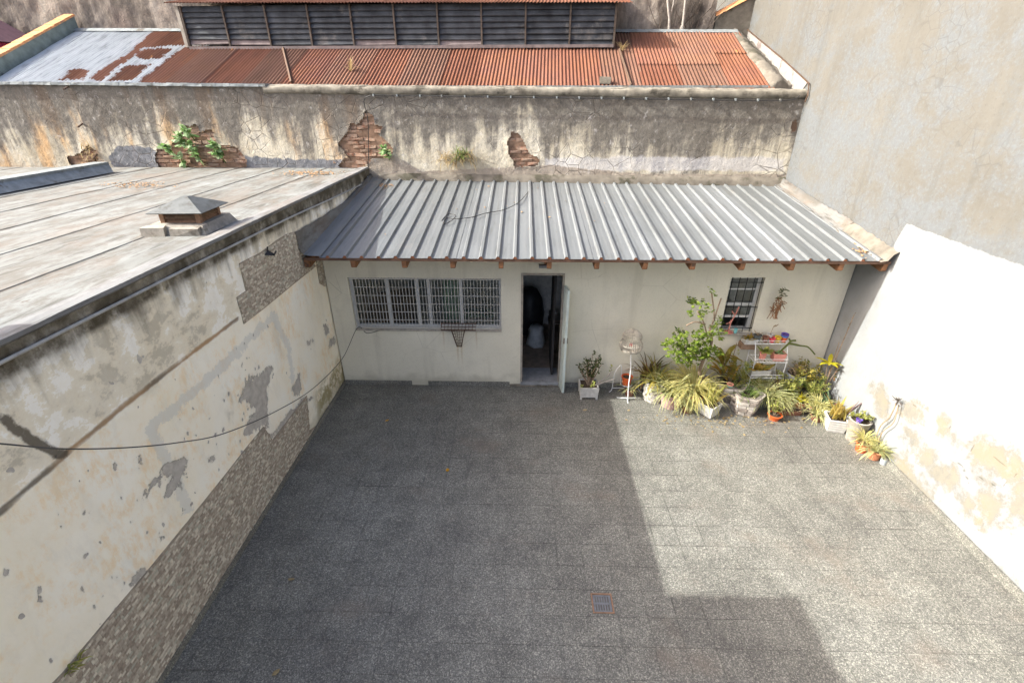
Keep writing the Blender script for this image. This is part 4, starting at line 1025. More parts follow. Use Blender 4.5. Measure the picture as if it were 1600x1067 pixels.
for u in (482, 554, 633, 708, 783, 858, 932, 1007, 1081, 1158, 1235, 1311, 1385):
    x = at(u, 415, 'y', EY + .1)[0]; x = min(max(x, XL + .06), XR - .06); q = MB()
    q.prism([(EY + .035, EZ - .046), (EY + .045, EZ - .15), (EY + .075, EZ - .17), (YH - .001, zr(YH) - .19), (YH - .001, zr(YH) - .048), (EY + .035, EZ - .046)][:5], -.034, .034, Matrix(((0, 0, 1, x), (1, 0, 0, 0), (0, 1, 0, 0), (0, 0, 0, 1)))); q.build('rafter', 'rafter_wood', hs_)
#PLANTS#

# ================================================================== OBJECTS
# ---- floor drain
dn = thing('floor_drain', 'square steel floor drain with slotted grate and rusty frame in the paving', 'drain', (.9, 3.24, 0))
q = MB()
for a, b_ in (((-.113, -.113, -.02), (.113, -.098, .002)), ((-.113, .098, -.02), (.113, .113, .002)), ((-.113, -.098, -.02), (-.098, .098, .002)), ((.098, -.098, -.02), (.113, .098, .002))): q.box(a, b_)
q.build('frame', 'grate_rust', dn)
q = MB(); hl = [(-.068 + k * .0265 - .0075, -.068 + k * .0265 + .0075, z0, z1) for k in range(6) for z0, z1 in ((-.078, -.012), (.012, .078))]
wall_holes(q, -.094, .094, -.094, .094, hl, -.004, -.014, lambda u, d, z: (u, z, d)); q.build('grate', 'grate_steel', dn)
q = MB(); q.add([(-.098, -.098, -.019), (.098, -.098, -.019), (.098, .098, -.019), (-.098, .098, -.019)], [(0, 1, 2, 3)]); q.build('sump', 'pit_black', dn)

# ---- roof vent on the flat roof
rv = thing('roof_vent', 'small square roof vent with pyramid metal cap and rusty slatted sides on a mortar plinth', 'vent', (-3.93, 5.62, 3.41), R(3)); rv.scale = (.84, .84, .62)
q = MB()
q.add([(-.42, -.44, -.03), (.40, -.46, -.03), (.42, .42, -.03), (-.40, .42, -.03), (-.36, -.36, .17), (.34, -.38, .15), (.34, .36, .17), (-.34, .36, .18)], [(0, 1, 5, 4), (1, 2, 6, 5), (2, 3, 7, 6), (3, 0, 4, 7), (4, 5, 6, 7)])
q.box((-.42, -.50, -.03), (-.13, -.36, .15), jit=.025); q.box((-.06, -.49, -.03), (.32, -.38, .13), jit=.02)
q.build('plinth', 'concrete_grey', rv)
q = MB()
for sx in (-1, 1):
    for sy in (-1, 1): q = MB(); q.box((sx * .24 - .03, sy * .24 - .03, .14), (sx * .24 + .03, sy * .24 + .03, .37)); q.build('corner_post', 'grate_rust', rv)
q = MB(); q.box((-.2, -.2, .14), (.2, .2, .36)); q.build('duct', 'interior_dark', rv)
for sd in range(4):
    Mr = Matrix.Rotation(sd * math.pi / 2, 4, 'Z')
    for k in range(3):
        z = .18 + k * .075; q = MB()
        q.add([Mr @ Vector(p) for p in ((-.212, -.262, z - .01), (.212, -.262, z - .01), (.212, -.215, z + .05), (-.212, -.215, z + .05), (-.212, -.25, z - .012), (.212, -.25, z - .012), (.212, -.205, z + .048), (-.212, -.205, z + .048))], [(0, 1, 2, 3), (7, 6, 5, 4), (0, 4, 5, 1), (2, 6, 7, 3)])
        q.build('slat', 'wood_box' if k else 'grate_rust', rv)
q = MB(); q.add([(-.37, -.37, .37), (.37, -.37, .37), (.37, .37, .37), (-.37, .37, .37), (-.04, -.03, .585), (.04, -.03, .585), (.04, .04, .585), (-.04, .04, .585), (-.35, -.35, .35), (.35, -.35, .35), (.35, .35, .35), (-.35, .35, .35)],
             [(0, 1, 5, 4), (1, 2, 6, 5), (2, 3, 7, 6), (3, 0, 4, 7), (4, 5, 6, 7), (0, 8, 9, 1), (1, 9, 10, 2), (2, 10, 11, 3), (3, 11, 8, 0), (11, 10, 9, 8)]); q.build('cap', 'dull_zinc', rv)

# ---- wires, conduits and iron bits
def cable(name, label, pts, r, mat, cat='cable', n=6): return tag(MB().tube(pts, r, n).build(name, mat), label, cat)
def smoothpts(P, n=8):
    P = [Vector(p) for p in P]; out = []
    for i in range(len(P) - 1):
        p0, p1, p2, p3 = P[max(i - 1, 0)], P[i], P[i + 1], P[min(i + 2, len(P) - 1)]
        for k in range(n):
            t = k / n; out.append(.5 * ((2 * p1) + (p2 - p0) * t + (2 * p0 - 5 * p1 + 4 * p2 - p3) * t * t + (3 * p1 - p0 - 3 * p2 + p3) * t ** 3))
    return out + [P[-1]]
cable('hanging_cable', 'black cable sagging across the peeling left wall to the barred window', smoothpts([at(u, v, 'x', -3.0) for u, v in ((-60, 690), (0, 693), (100, 701), (200, 699), (280, 691), (350, 677), (430, 643), (490, 606), (535, 560))] + [(-2.86, 7.42, 1.20), (-2.72, 7.465, 1.08), (-2.5, 7.468, 1.13), (-2.3, 7.468, 1.15)]), .0055, 'cable_dark')
cable('conduit', 'thin grey conduit running along the grimy top of the left wall', smoothpts([(XL + .018, 1.5, 3.34), (XL + .018, 2.54, 3.33), (XL + .018, 4.5, 3.315), (XL + .018, 6.66, 3.285), (XL + .018, 8.5, 3.23), (XL + .018, 10.2, 3.20), (XL + .018, 10.45, 3.28)]), .013, 'pipe_grey', 'conduit')
bc = [atF(u, v, -.075) for u, v in ((-20, 224), (120, 207), (250, 191), (400, 173), (562, 151))]
cable('wall_cable', 'thin dark cable climbing across the left half of the old wall', smoothpts(bc), .008, 'cable_black')
cl = place(thing('clipped_cable', 'dark cable clipped in a line under the mortar capping of the old wall', 'cable'), (1, 0, 4.7), True)
pts = [atF(u, v, -.075) for u, v in ((576, 262), (575, 190), (571, 153), (620, 149.5), (720, 151), (850, 153), (1000, 155), (1150, 157), (1230, 157), (1250, 150))]
MB().tube(smoothpts(pts, 4), .009, 5).build('cable', 'cable_black', cl)
for u in (583, 620, 656, 690, 726, 762, 798, 834, 870, 905, 940, 975, 1010, 1045, 1080, 1115, 1150, 1185, 1220):
    p = atF(u, 149 + (u - 583) * .0125, -.085); q = MB(); q.box((p.x - .014, p.y - .006, p.z - .022), (p.x + .014, p.y + .05, p.z + .022)); q.build('clip', 'zinc_edge', cl)
ov = [atF(u, v, 1.3) for u, v in ((300, -30), (395, 0), (520, 18), (680, 46), (830, 75), (945, 79))]
cable('overhead_wire', 'thick pale wire slanting down across the louvres, upper of two', smoothpts(ov), .014, 'cable_grey')
ov = [atF(u, v, 1.25) for u, v in ((330, -28), (420, 3), (530, 22), (680, 52), (790, 72), (835, 77))]
cable('overhead_wire', 'thin pale wire slanting down across the louvres, lower of two', smoothpts(ov), .009, 'cable_grey')
rc = []
for u, v in ((690, 345), (700, 335), (712, 337), (704, 346), (693, 350), (698, 341), (710, 342), (735, 340), (760, 333), (790, 327), (815, 312), (832, 290), (838, 270)):
    d = ray(u, v); t = (zr(0) + .045 - CH) / (d[2] - SL * d[1]); rc.append((d[0] * t, d[1] * t, CH + d[2] * t))
rc[-1] = tuple(FO + ROT @ atF(838, 262, -.03)); rc[-2] = tuple(FO + ROT @ atF(834, 285, -.06))
cable('loose_wire', 'thin black wire coiled loosely on the ribbed metal roof', smoothpts(rc), .006, 'cable_black', 'wire')
for lab, a, b_ in (('short iron rod sticking out of the old wall below its whitened edge', (300, 381), (395, 445)), ('short iron rod sticking out of the old wall beside the tarred patch', (362, 543), (470, 602)), ('iron rod leaning at the foot of the old wall by the roof upstand', (425, 680), (505, 725))):
    p0 = atF(a[0] / 2.807, a[1] / 2.807, .0); p1 = p0 + Vector((.12, -.26, -.05))
    tag(MB().tube([FO + ROT @ p0, FO + ROT @ p1], .016, 5).build('iron_rod', 'rusty_iron'), lab, 'rod')
br = thing('dark_bracket', 'torn black iron bracket on the upper mosaic of the left wall', 'bracket', (XL + .006, 5.87, 3.02)); br.scale = (.65, .65, .65)
q = MB(); q.tube([(0, 0, 0), (.14, .03, -.05), (.10, .2, -.03)], .018, 5); q.tube([(.02, .0, -.02), (.05, .02, .12)], .014, 5); q.add([(0, -.08, -.02), (.12, -.02, -.05), (.05, .02, .05), (.1, .13, -.06)], [(0, 1, 2), (1, 3, 2)]); q.build('bracket', 'dark_iron', br)

# ---- fittings on the house front
wlamp = thing('wall_lamp', 'small rusty metal lamp fixed under the eave above the doorway', 'lamp', (.40, 7.478, 2.40))
q = MB(); q.box((-.03, -.05, -.03), (.03, 0, .03)); q.tube([(0, -.04, 0), (-.02, -.12, .02)], .014, 6); q.build('bracket', 'rafter_wood', wlamp)
q = MB(); q.box((-.12, -.17, -.045), (.05, -.09, -.005)); q.build('housing', 'grate_steel', wlamp)
hp = thing('wire_holder', 'rusty wire tray and tapering mesh basket hanging under the wide barred window', 'wire holder', (-1.08, 7.462, 1.24))
q = MB(); q.tube([(-.30, -.03, .06), (.30, -.03, .06), (.30, -.13, -.02), (-.30, -.13, -.02), (-.30, -.03, .06)], .010, 5); q.tube([(-.3, -.03, .06), (-.3, 0, .06)], .01, 5); q.tube([(.3, -.03, .06), (.3, 0, .06)], .01, 5)
q.tube([(-.30, -.08, .02), (.30, -.08, .02)], .006, 4)
for k in range(9): q.tube([(-.24 + k * .06, -.03, .06), (-.24 + k * .06, -.13, -.02)], .004, 4)
q.build('tray', 'rusty_iron', hp)
q = MB(); q.tube([(-.125, -.10, -.02), (-.045, -.07, -.37), (.03, -.07, -.37), (.11, -.10, -.02)], .011, 5); q.build('bracket_frame', 'rusty_iron', hp)
q = MB()
for k in range(6):
    s = -.115 + k * .043; q.tube([(s, -.11, -.03), (-.007 + (s + .01) * .3, -.085, -.36)], .0035, 4)
    z = -.06 - k * .055; w = .115 - k * .014; q.tube([(-w - .008, -.10, z), (w - .008, -.10, z)], .003, 4); q.tube([(-w - .008, -.10, z), (-.008, -.02, z)], .003, 4)
q.build('basket', 'rusty_iron', hp)

# ---- things indoors seen through the doorway and the wide window
t = thing('storage_bag', 'bulky black bag heaped inside the doorway', 'bag', (.18, 9.55, .086))
q = MB(); q.lathe([(.20, 0), (.30, .12), (.31, .5), (.27, .85), (.16, 1.05), (.05, 1.10)], n=12, wob=.10); q.build('bag', 'black_plastic', t, True)
t = thing('white_sack', 'slumped white sack on the dark floor inside the doorway', 'sack', (.32, 9.0, .086))
q = MB(); q.lathe([(.19, 0), (.20, .05), (.17, .30), (.16, .40), (.13, .44), (.02, .43)], n=7, wob=.2); q.build('sack', 'sack_white', t, True)
t = thing('stool', 'small dark stool holding a shiny pot inside the doorway', 'stool', (.74, 9.3, .086))
q = MB(); q.box((-.16, -.16, .42), (.16, .16, .46)); q.build('seat', 'dark_wood', t)
for sx in (-1, 1):
    for sy in (-1, 1): q = MB(); q.box((sx * .13 - .015, sy * .13 - .015, 0), (sx * .13 + .015, sy * .13 + .015, .42)); q.build('leg', 'dark_wood', t)
t = thing('cooking_pot', 'shiny round metal pot just inside the doorway', 'pot', (.74, 9.3, .547))
q = MB(); q.lathe([(.11, 0), (.145, .04), (.15, .17), (.155, .175), (.14, .175), (.13, .03)], n=18, cap=False); q.lathe([(.15, .178), (.08, .21), (.015, .225), (.015, .24)], n=18); q.build('pot', 'pot_metal', t, True)
t = thing('curtain', 'pale green curtain hanging behind the wide barred window', 'curtain', (-1.25, 7.95, 1.0))
xs_ = np.linspace(-.16, .16, 25); P = np.array([[(x, .04 * math.sin(x * 60), z) for z in (.02, 1.45)] for x in xs_]); grid_mesh('cloth', P, 'green_curtain', t)
t = thing('shelf', 'low pale green shelf behind the right end of the wide barred window', 'shelf', (-.75, 8.2, .086))
q = MB(); q.box((-.35, -.15, 1.05), (.25, .15, 1.09)); q.build('board', 'green_curtain', t)
for x in (-.33, .20): q = MB(); q.box((x, -.14, 0), (x + .03, .14, 1.05)); q.build('upright', 'green_curtain', t)
t = thing('leaning_board', 'slanting tan board behind the left end of the wide barred window', 'board', (-2.75, 8.4, .086))
q = MB(); q.add([(-.4, 0, 0), (.7, 0, 0), (.7, 0, 1.5), (-.4, .3, 1.2), (-.4, .03, 0), (.7, .03, 0), (.7, .03, 1.5), (-.4, .33, 1.2)], [(0, 1, 2, 3), (7, 6, 5, 4), (0, 3, 7, 4), (3, 2, 6, 7), (1, 5, 6, 2)]); q.build('panel', 'wood_box', t)

# ---- foliage builders
U = random.uniform
def blade(mb, base, az, L, w, el, droop, n=5, tint=.5, fold=.25, prof=None):
    p = Vector(base); vs = []; ac = []; side = Vector((-math.sin(az), math.cos(az), 0)); e = el
    for i in range(n + 1):
        t = i / n
        d = Vector((math.cos(az) * math.cos(e), math.sin(az) * math.cos(e), math.sin(e)))
        nrm = side.cross(d)
        ww = w * (prof(t) if prof else (min(1, .45 + 2.2 * t) * (1 - t ** 2.2) + .02))
        vs += [p + side * ww + nrm * (-fold * ww), p.copy(), p - side * ww + nrm * (-fold * ww)]; ac += [1, 0, 1]
        p = p + d * (L / n); e -= droop / n * (.6 + .8 * t)
    fs = []
    for i in range(n):
        k = i * 3; fs += [(k, k + 1, k + 4, k + 3), (k + 1, k + 2, k + 5, k + 4)]
    mb.add(vs, fs, tint=tint, across=ac)
def leaflet(mb, p, d, L, w, tint=.5):
    d = Vector(d).normalized(); s = d.cross(Vector((U(-.4, .4), U(-.4, .4), 1))).normalized(); n = s.cross(d); p = Vector(p)
    mb.add([p, p + d * L * .35 + s * w - n * w * .25, p + d * L * .75 + s * w * .75 - n * w * .35 - Vector((0, 0, L * .06)), p + d * L - Vector((0, 0, L * .15)), p + d * L * .75 - s * w * .75 - n * w * .35 - Vector((0, 0, L * .06)), p + d * L * .35 - s * w - n * w * .25, p + d * L * .5],
           [(0, 1, 6), (1, 2, 6), (2, 3, 6), (3, 4, 6), (4, 5, 6), (5, 0, 6)], tint=tint, across=[0, 1, 1, .5, 1, 1, 0])
def rosette(mb, c, n, L, w, el=(.2, 1.4), droop=(1.2, 2.4), r0=.03, seg=5, fold=.25):
    if L > .15:
        n, L = int(n * 1.4), L * 1.16; q_az = U(0, 6.283)
        for k in range(n // 6): blade(mb, (c[0], c[1], c[2]), q_az + random.gauss(0, .9), L * U(.6, 1.2), w * U(.5, 1.0), U(-.3, .5), U(1.0, 2.0) * random.choice((1, 1, .3)), seg, U(.6, 1.3), fold)
    for k in range(n):
        az = U(0, 6.283); e = U(*el); l = L * U(.45, 1.15)
        blade(mb, (c[0] + r0 * math.cos(az), c[1] + r0 * math.sin(az), c[2]), az, l, w * U(.7, 1.2), e, U(*droop), seg, random.random() ** 1.3, fold)
def sprig(mb, p, d, L, n, l, w, spread=1.0):
    """a twig's worth of small leaves"""
    d = Vector(d).normalized(); p = Vector(p)
    for k in range(n):
        t = (k + U(0, 1)) / n; q_ = p + d * L * t
        az = U(0, 6.283); a = Vector((math.cos(az), math.sin(az), U(-.3, .6))) * spread + d * .5
        leaflet(mb, q_, a, l * U(.6, 1.15), w * U(.7, 1.15), random.random())
def stems(mb, base, n, h, sp, r, seg=5, bend=.25):
    tips = []
    for k in range(n):
        az = U(0, 6.283); s = sp * U(.3, 1); p = Vector(base) + Vector((U(-.03, .03), U(-.03, .03), 0)); pts = [p.copy()]
        hh = h * U(.65, 1)
        for i in range(seg):
            p = p + Vector((math.cos(az) * s / seg + U(-1, 1) * bend * hh / seg * .4, math.sin(az) * s / seg + U(-1, 1) * bend * hh / seg * .4, hh / seg)); pts.append(p.copy())
        mb.tube(pts, [r * (1 - .6 * i / seg) for i in range(seg + 1)], 5, False); tips.append(pts)
    return tips
def pot_round(root, rt, rb, h, mat, rim=.012, soil=True, n=20, name='pot', z=0, x=0, y=0, wob=0.0):
    q = MB(); rh = max(.018, h * .14)
    pr_ = [(rb, 0), (rb + (rt - rb) * .8, h - rh), (rt + rim * .3, h - rh), (rt + rim, h - rh + .003), (rt + rim, h), (rt - .006, h), (rt - .012, h - .03), (rb * .8, h * .35)]
    q.lathe(pr_, (x, y, z), n, wob, cap=False); q.add([(x + rb * math.cos(k * 6.283 / n), y + rb * math.sin(k * 6.283 / n), z) for k in range(n)], [tuple(range(n - 1, -1, -1))])
    o = q.build(name, mat, root, wob > .0 and False)
    if soil:
        s = MB(); rs = rt - .010; s.add([(x, y, z + h - .012)] + [(x + rs * math.cos(k * 6.283 / 12), y + rs * math.sin(k * 6.283 / 12), z + h - .022 + U(-.004, .004)) for k in range(12)], [(0, 1 + k, 1 + (k + 1) % 12) for k in range(12)]); s.build('soil', 'soil', root)
    return o
def pot_square(root, wt, wb, h, mat, foot=False, bands=0, wy=1.0, name='pot', soil=True, n=4):
    q = MB(); f = math.sqrt(2) if n == 4 else 1.0; rot = math.pi / n
    pr_ = [(wb / 2 * f, .0), (wt / 2 * f, h), (wt / 2 * f - .03, h), (wb / 2 * f - .03, h * .3)]
    if bands:
        pr_ = []
        for k in range(bands):
            a, b_ = k / bands, (k + 1) / bands; w0, w1 = wb + (wt - wb) * a, wb + (wt - wb) * b_
            pr_ += [(w0 / 2 * f - .006, h * a), (w0 / 2 * f, h * a + .005), (w1 / 2 * f, h * b_ - .007), (w1 / 2 * f - .006, h * b_)]
        pr_ += [(wt / 2 * f - .03, h), (wb / 2 * f - .03, h * .3)]
    q.lathe(pr_, n=n, rot=rot, cap=False)
    q.v = [(x, y * wy, z) for x, y, z in q.v]
    if foot:
        q.v = [(x, y, z + .04) for x, y, z in q.v]
        c = wb / 2
        for sx in (-1, 1):
            for sy in (-1, 1): q.box((sx * c - .035 if sx > 0 else -c, sy * c * wy - .035 if sy > 0 else -c * wy, 0), (c if sx > 0 else -c + .035, c * wy if sy > 0 else -c * wy + .035, .042))
    o = q.build(name, mat, root)
    if soil:
        s = MB(); w = wt / 2 - .022; z = h - .02 + (.04 if foot else 0); s.add([(x * f / f, y * wy, z) for x, y in ((-w, -w), (w, -w), (w, w), (-w, w))], [(0, 1, 2, 3)]) if n == 4 else s.add([(w * math.cos(k * 6.283 / n + rot), w * math.sin(k * 6.283 / n + rot), z) for k in range(n)], [tuple(range(n))])
        s.build('soil', 'soil', root)
    return o
GP = 'potted plants crowded along the outbuilding wall'
def potted(label, x, y, z=0, rz=0, cat='potted plant', name='potted_plant'): return thing(name, label, cat, (x, y, z), rz, GP)
def foliage(mb, mat, root, name='foliage'): return mb.build(name, mat, root)
def leaves(root, mat, specs, name='leaf'):
    for sp in specs:
        q = MB(); blade(q, *sp[:7], **(sp[7] if len(sp) > 7 else {})); q.build(name, mat, root)
lance = lambda t: max(.06, (min(1, .5 + 1.6 * t)) * (1 - t ** 3))
broad = lambda t: max(.05, math.sin(math.pi * min(1, .12 + t * .9)) ** .8)

# 1 square white planter with a twiggy dark shrub
r = potted('twiggy dark-leaved shrub in a square pale planter with cut-out feet, nearest the door', 1.22, 7.22)
pot_square(r, .33, .31, .20, 'concrete_white', foot=True); q = MB(); T_ = stems(q, (0, 0, .2), 14, .52, .26, .012); q.build('stem', 'bark', r)
q = MB()
for p in T_: 
    for i in (2, 3, 4, 5): sprig(q, p[i], (U(-1, 1), U(-1, 1), 1), .09, 6, .05, .017)
foliage(q, 'leaf_dark', r)
q = MB()
for e in (((.10, -.02, .2), (.22, -.05, .34), (.34, -.04, .44), (.38, -.03, .56)), ((.1, -.02, .2), (.28, -.08, .33), (.42, -.10, .40))): q.tube(e, [.013, .012, .010, .008][:len(e)], 6)
q.build('bare_branch', 'pale_bark', r)
q = MB(); sprig(q, (.37, -.03, .5), (0, 0, 1), .14, 9, .05, .017); sprig(q, (.05, -.13, .26), (0, -.3, 1), .1, 8, .06, .025); sprig(q, (-.14, -.13, .24), (0, -.3, .6), .08, 5, .06, .022); foliage(q, 'leaf_olive', r)
# 2 brown pot with a small spider plant, red pot on the wire stand behind
r = potted('small sparse spider plant in a brown pot behind the birdcage pole', 1.97, 7.24)
pot_round(r, .09, .07, .13, 'plastic_brown'); q = MB(); rosette(q, (0, 0, .12), 26, .26, .009, (.1, 1.2), (1.2, 2.2)); foliage(q, 'leaf_spider', r)
# birdcage on its pole
cg = thing('birdcage', 'cream onion-shaped birdcage on a thin white pole in front of the wall', 'birdcage', (1.90, 7.05, 0))
q = MB(); q.tube(smoothpts([(.01, 0, 0), (-.005, .02, .3), (.0, .04, .6), (-.03, .07, .95)], 5), .010, 6)
q.build('pole', 'white_wire', cg)
q = MB()
for a in (0.5, 2.6, 4.7): q.tube(smoothpts([(0, .02, .04), (.12 * math.cos(a), .02 + .12 * math.sin(a) * .6, .015), (.2 * math.cos(a), .02 + .2 * math.sin(a) * .6, .006)], 4), .007, 5)
q.build('foot', 'white_wire', cg)
q = MB(); prof_ = [(.11, 0), (.175, .05), (.195, .10), (.19, .15), (.16, .20), (.145, .225), (.162, .255), (.165, .29), (.14, .335), (.10, .365), (.05, .385), (.02, .40)]
for k in range(34):
    a = 6.283 * k / 34; q.tube([(-.04 + r_ * math.cos(a), .07 + r_ * math.sin(a), .96 + z) for r_, z in prof_], .0045, 4, False)
for r_, z in (prof_[0], prof_[3], prof_[5], prof_[8]): q.tube([(-.04 + r_ * math.cos(6.283 * k / 20), .07 + r_ * math.sin(6.283 * k / 20), .96 + z) for k in range(21)], .006, 4, False)
q.build('cage_wire', 'cream_cage', cg)
q = MB(); q.lathe([(.10, 0), (.17, .03), (.172, .075), (.165, .075), (.095, .012)], (-.04, .07, .955), 20); q.build('cage_tray', 'cream_cage', cg, True)
q = MB(); q.box((-.07, .02, 1.08), (-.03, .06, 1.13)); q.build('feeder', 'plastic_red', cg)
q = MB(); q.tube([(-.04 + .018 * math.cos(a), .07, 1.375 + .018 * math.sin(a)) for a in (0, 1, 2, 3, 4, 5, 6.28)], .004, 4); q.build('ring', 'cream_cage', cg)
ws = thing('wire_plant_stand', 'bent white wire plant stand against the wall holding a red pot', 'plant stand', (1.92, 7.36, 0))
q = MB()
for s in (-1, 1): q.tube(smoothpts([(s * .30, -.05, 0), (s * .24, 0, .05), (s * .22, .03, .35), (s * .13, .04, .52), (s * .10, .03, .40), (s * .10, .02, .17)], 5), .007, 5)
q.tube([(.10 * math.cos(6.283 * k / 16), .10 * math.sin(6.283 * k / 16) - .03, .17) for k in range(17)], .007, 5); q.tube([(-.23, 0, .06), (.23, 0, .06)], .006, 5)
q.build('wire_frame', 'white_wire', ws)
r = thing('flower_pot', 'empty red plastic pot sitting in the white wire stand', 'pot', (1.92, 7.33, .172)); pot_round(r, .092, .07, .16, 'plastic_orange')
# 3 tall fern pair
r = potted('tall dark reddish fern against the wall behind the stone-textured pot', 2.30, 7.36)
pot_round(r, .13, .10, .30, 'plastic_dark'); q = MB(); rosette(q, (0, 0, .3), 46, .52, .016, (.7, 1.5), (.5, 1.6)); foliage(q, 'leaf_redfern', r)
r = potted('gold and green arching fern in a tall pale stone-textured pot', 2.37, 7.12)
q = MB()
for i in range(6):
    for k in range(11):
        a = 6.283 * (k + .5 * (i % 2)) / 11; z = i * .058; rr = .155 + .02 * math.sin(i / 5 * 3.14); Mt = Matrix.Rotation(a, 4, 'Z'); q.box((rr - .03, -.042, z + .003), (rr + U(0, .014), .042, z + .054), Mt, .006)
q.lathe([(.15, 0), (.155, .345), (.13, .345), (.12, .2)], n=18, cap=False); q.build('pot', 'stone_pale', r)
q = MB(); rosette(q, (0, 0, .34), 60, .46, .016, (.2, 1.4), (.9, 2.4)); foliage(q, 'leaf_fern', r)
# 4 pink pot
r = potted('pale spider plant spilling over a dusty pink concrete pot', 2.62, 6.93)
pot_round(r, .185, .15, .27, 'concrete_pink', wob=.015); q = MB(); rosette(q, (0, 0, .27), 130, .44, .0095, (.2, 1.45), (1.4, 2.9), .07); foliage(q, 'leaf_spider', r)
q = MB()
for k in range(10): q.tube(smoothpts([(U(-.15, .15), -.12, .28), (U(-.2, .3), -.26, .2), (U(-.2, .35), -.3, .03)], 4), .003, 3, False)
q.build('runner', 'leaf_dry', r)
# 5 big spider plant
r = potted('largest golden-green spider plant in a low terracotta pot', 3.00, 6.98)
pot_round(r, .21, .16, .26, 'terracotta'); q = MB(); rosette(q, (0, 0, .27), 210, .56, .011, (.2, 1.5), (1.3, 2.9), .09); foliage(q, 'leaf_spider_gold', r)
# 6 square pot with sansevieria
r = potted('snake plant in a square ribbed pale pot set cornerwise at the front edge', 3.20, 6.69, 0, R(38))
pot_square(r, .29, .23, .22, 'concrete_white', bands=5)
leaves(r, 'leaf_sans', [((U(-.07, .07), U(-.07, .07), .2), U(0, 6.28), U(.28, .42), .026, U(1.0, 1.45), U(0, .35), 5, dict(tint=random.random(), prof=lance, fold=.5)) for _ in range(16)])
leaves(r, 'leaf_sans_gold', [((.06, -.04, .2), -R(38) + .3, .30, .035, .7, .6, 5, dict(tint=.9, prof=lance))])
# 7 lemon-like shrub
r = potted('bright green citrus shrub with a leaning trunk in a tall white pot', 3.24, 7.16, 0)
pot_square(r, .26, .22, .42, 'concrete_white')
def tp(u, v, y): p = at(u, v, 'y', y); return Vector((p[0] - 3.24, p[1] - 7.16, p[2]))
q = MB(); q.tube(smoothpts([(0, 0, .4), tp(1093, 582, 7.08), tp(1100, 560, 7.0), tp(1112, 535, 6.93), tp(1109, 512, 6.9)], 5), [.036 - .0009 * i for i in range(21)], 8)
for e in ((tp(1106, 530, 6.92), tp(1100, 505, 6.9), tp(1090, 486, 6.88)), (tp(1098, 568, 7.0), tp(1085, 552, 6.9), tp(1060, 540, 6.86)), (tp(1109, 514, 6.9), tp(1116, 495, 6.9), tp(1112, 458, 6.9)), (tp(1116, 500, 6.9), tp(1122, 480, 6.9), tp(1127, 466, 6.9)), (tp(1102, 507, 6.9), tp(1086, 503, 6.88), tp(1072, 509, 6.88))): q.tube(smoothpts(e, 4), .012, 5)
q.build('trunk', 'bark', r, True)
q = MB()
for u, v, rad, n in ((1088, 482, .13, 26), (1108, 517, .12, 22), (1117, 524, .11, 14), (1118, 505, .05, 5), (1072, 532, .17, 34), (1090, 545, .17, 36), (1053, 540, .15, 34), (1064, 552, .16, 36), (1078, 556, .15, 30), (1113, 558, .13, 22), (1100, 548, .12, 16), (1083, 565, .10, 8), (1106, 490, .03, 3), (1112, 458, .03, 3)):
    for k in range(n):
        d = Vector((U(-1, 1), U(-1, 1), U(-.8, 1))); p = tp(u, v, 6.88) + d * rad * .8; sprig(q, p, d + Vector((0, 0, .3)), .07, 7, .056, .018)
foliage(q, 'leaf_bright', r)
# 8 croton
r = potted('broad-leaved plant with mottled gold and brown leaves beside the citrus trunk', 3.58, 7.33)
pot_round(r, .12, .09, .26, 'plastic_dark')
q = MB(); q.tube([(0, 0, .24), (.01, -.01, .5), (0, -.02, .78)], [.016, .013, .01], 6); q.tube([(.14, .02, .24), (.15, .02, 1.02)], .006, 5); q.build('stem', 'bark', r)
leaves(r, 'leaf_croton', [((0, -.01, .30 + .48 * k / 20), U(0, 6.28), U(.26, .40), U(.032, .05), U(.4, 1.25), U(.6, 1.7), 5, dict(tint=random.random(), prof=broad)) for k in range(20)])
r = potted('lemon-yellow leafy plant in front of the mottled broad-leaved one', 3.66, 7.12)
pot_round(r, .11, .09, .22, 'plastic_brown'); q = MB(); T_ = stems(q, (0, 0, .2), 6, .52, .10, .009); q.build('stem', 'bark', r)
q = MB(); 
for p in T_:
    for i in (3, 4, 5): sprig(q, p[i], (U(-.5, .5), U(-.5, .5), .8), .1, 7, .085, .026)
foliage(q, 'leaf_croton', r)
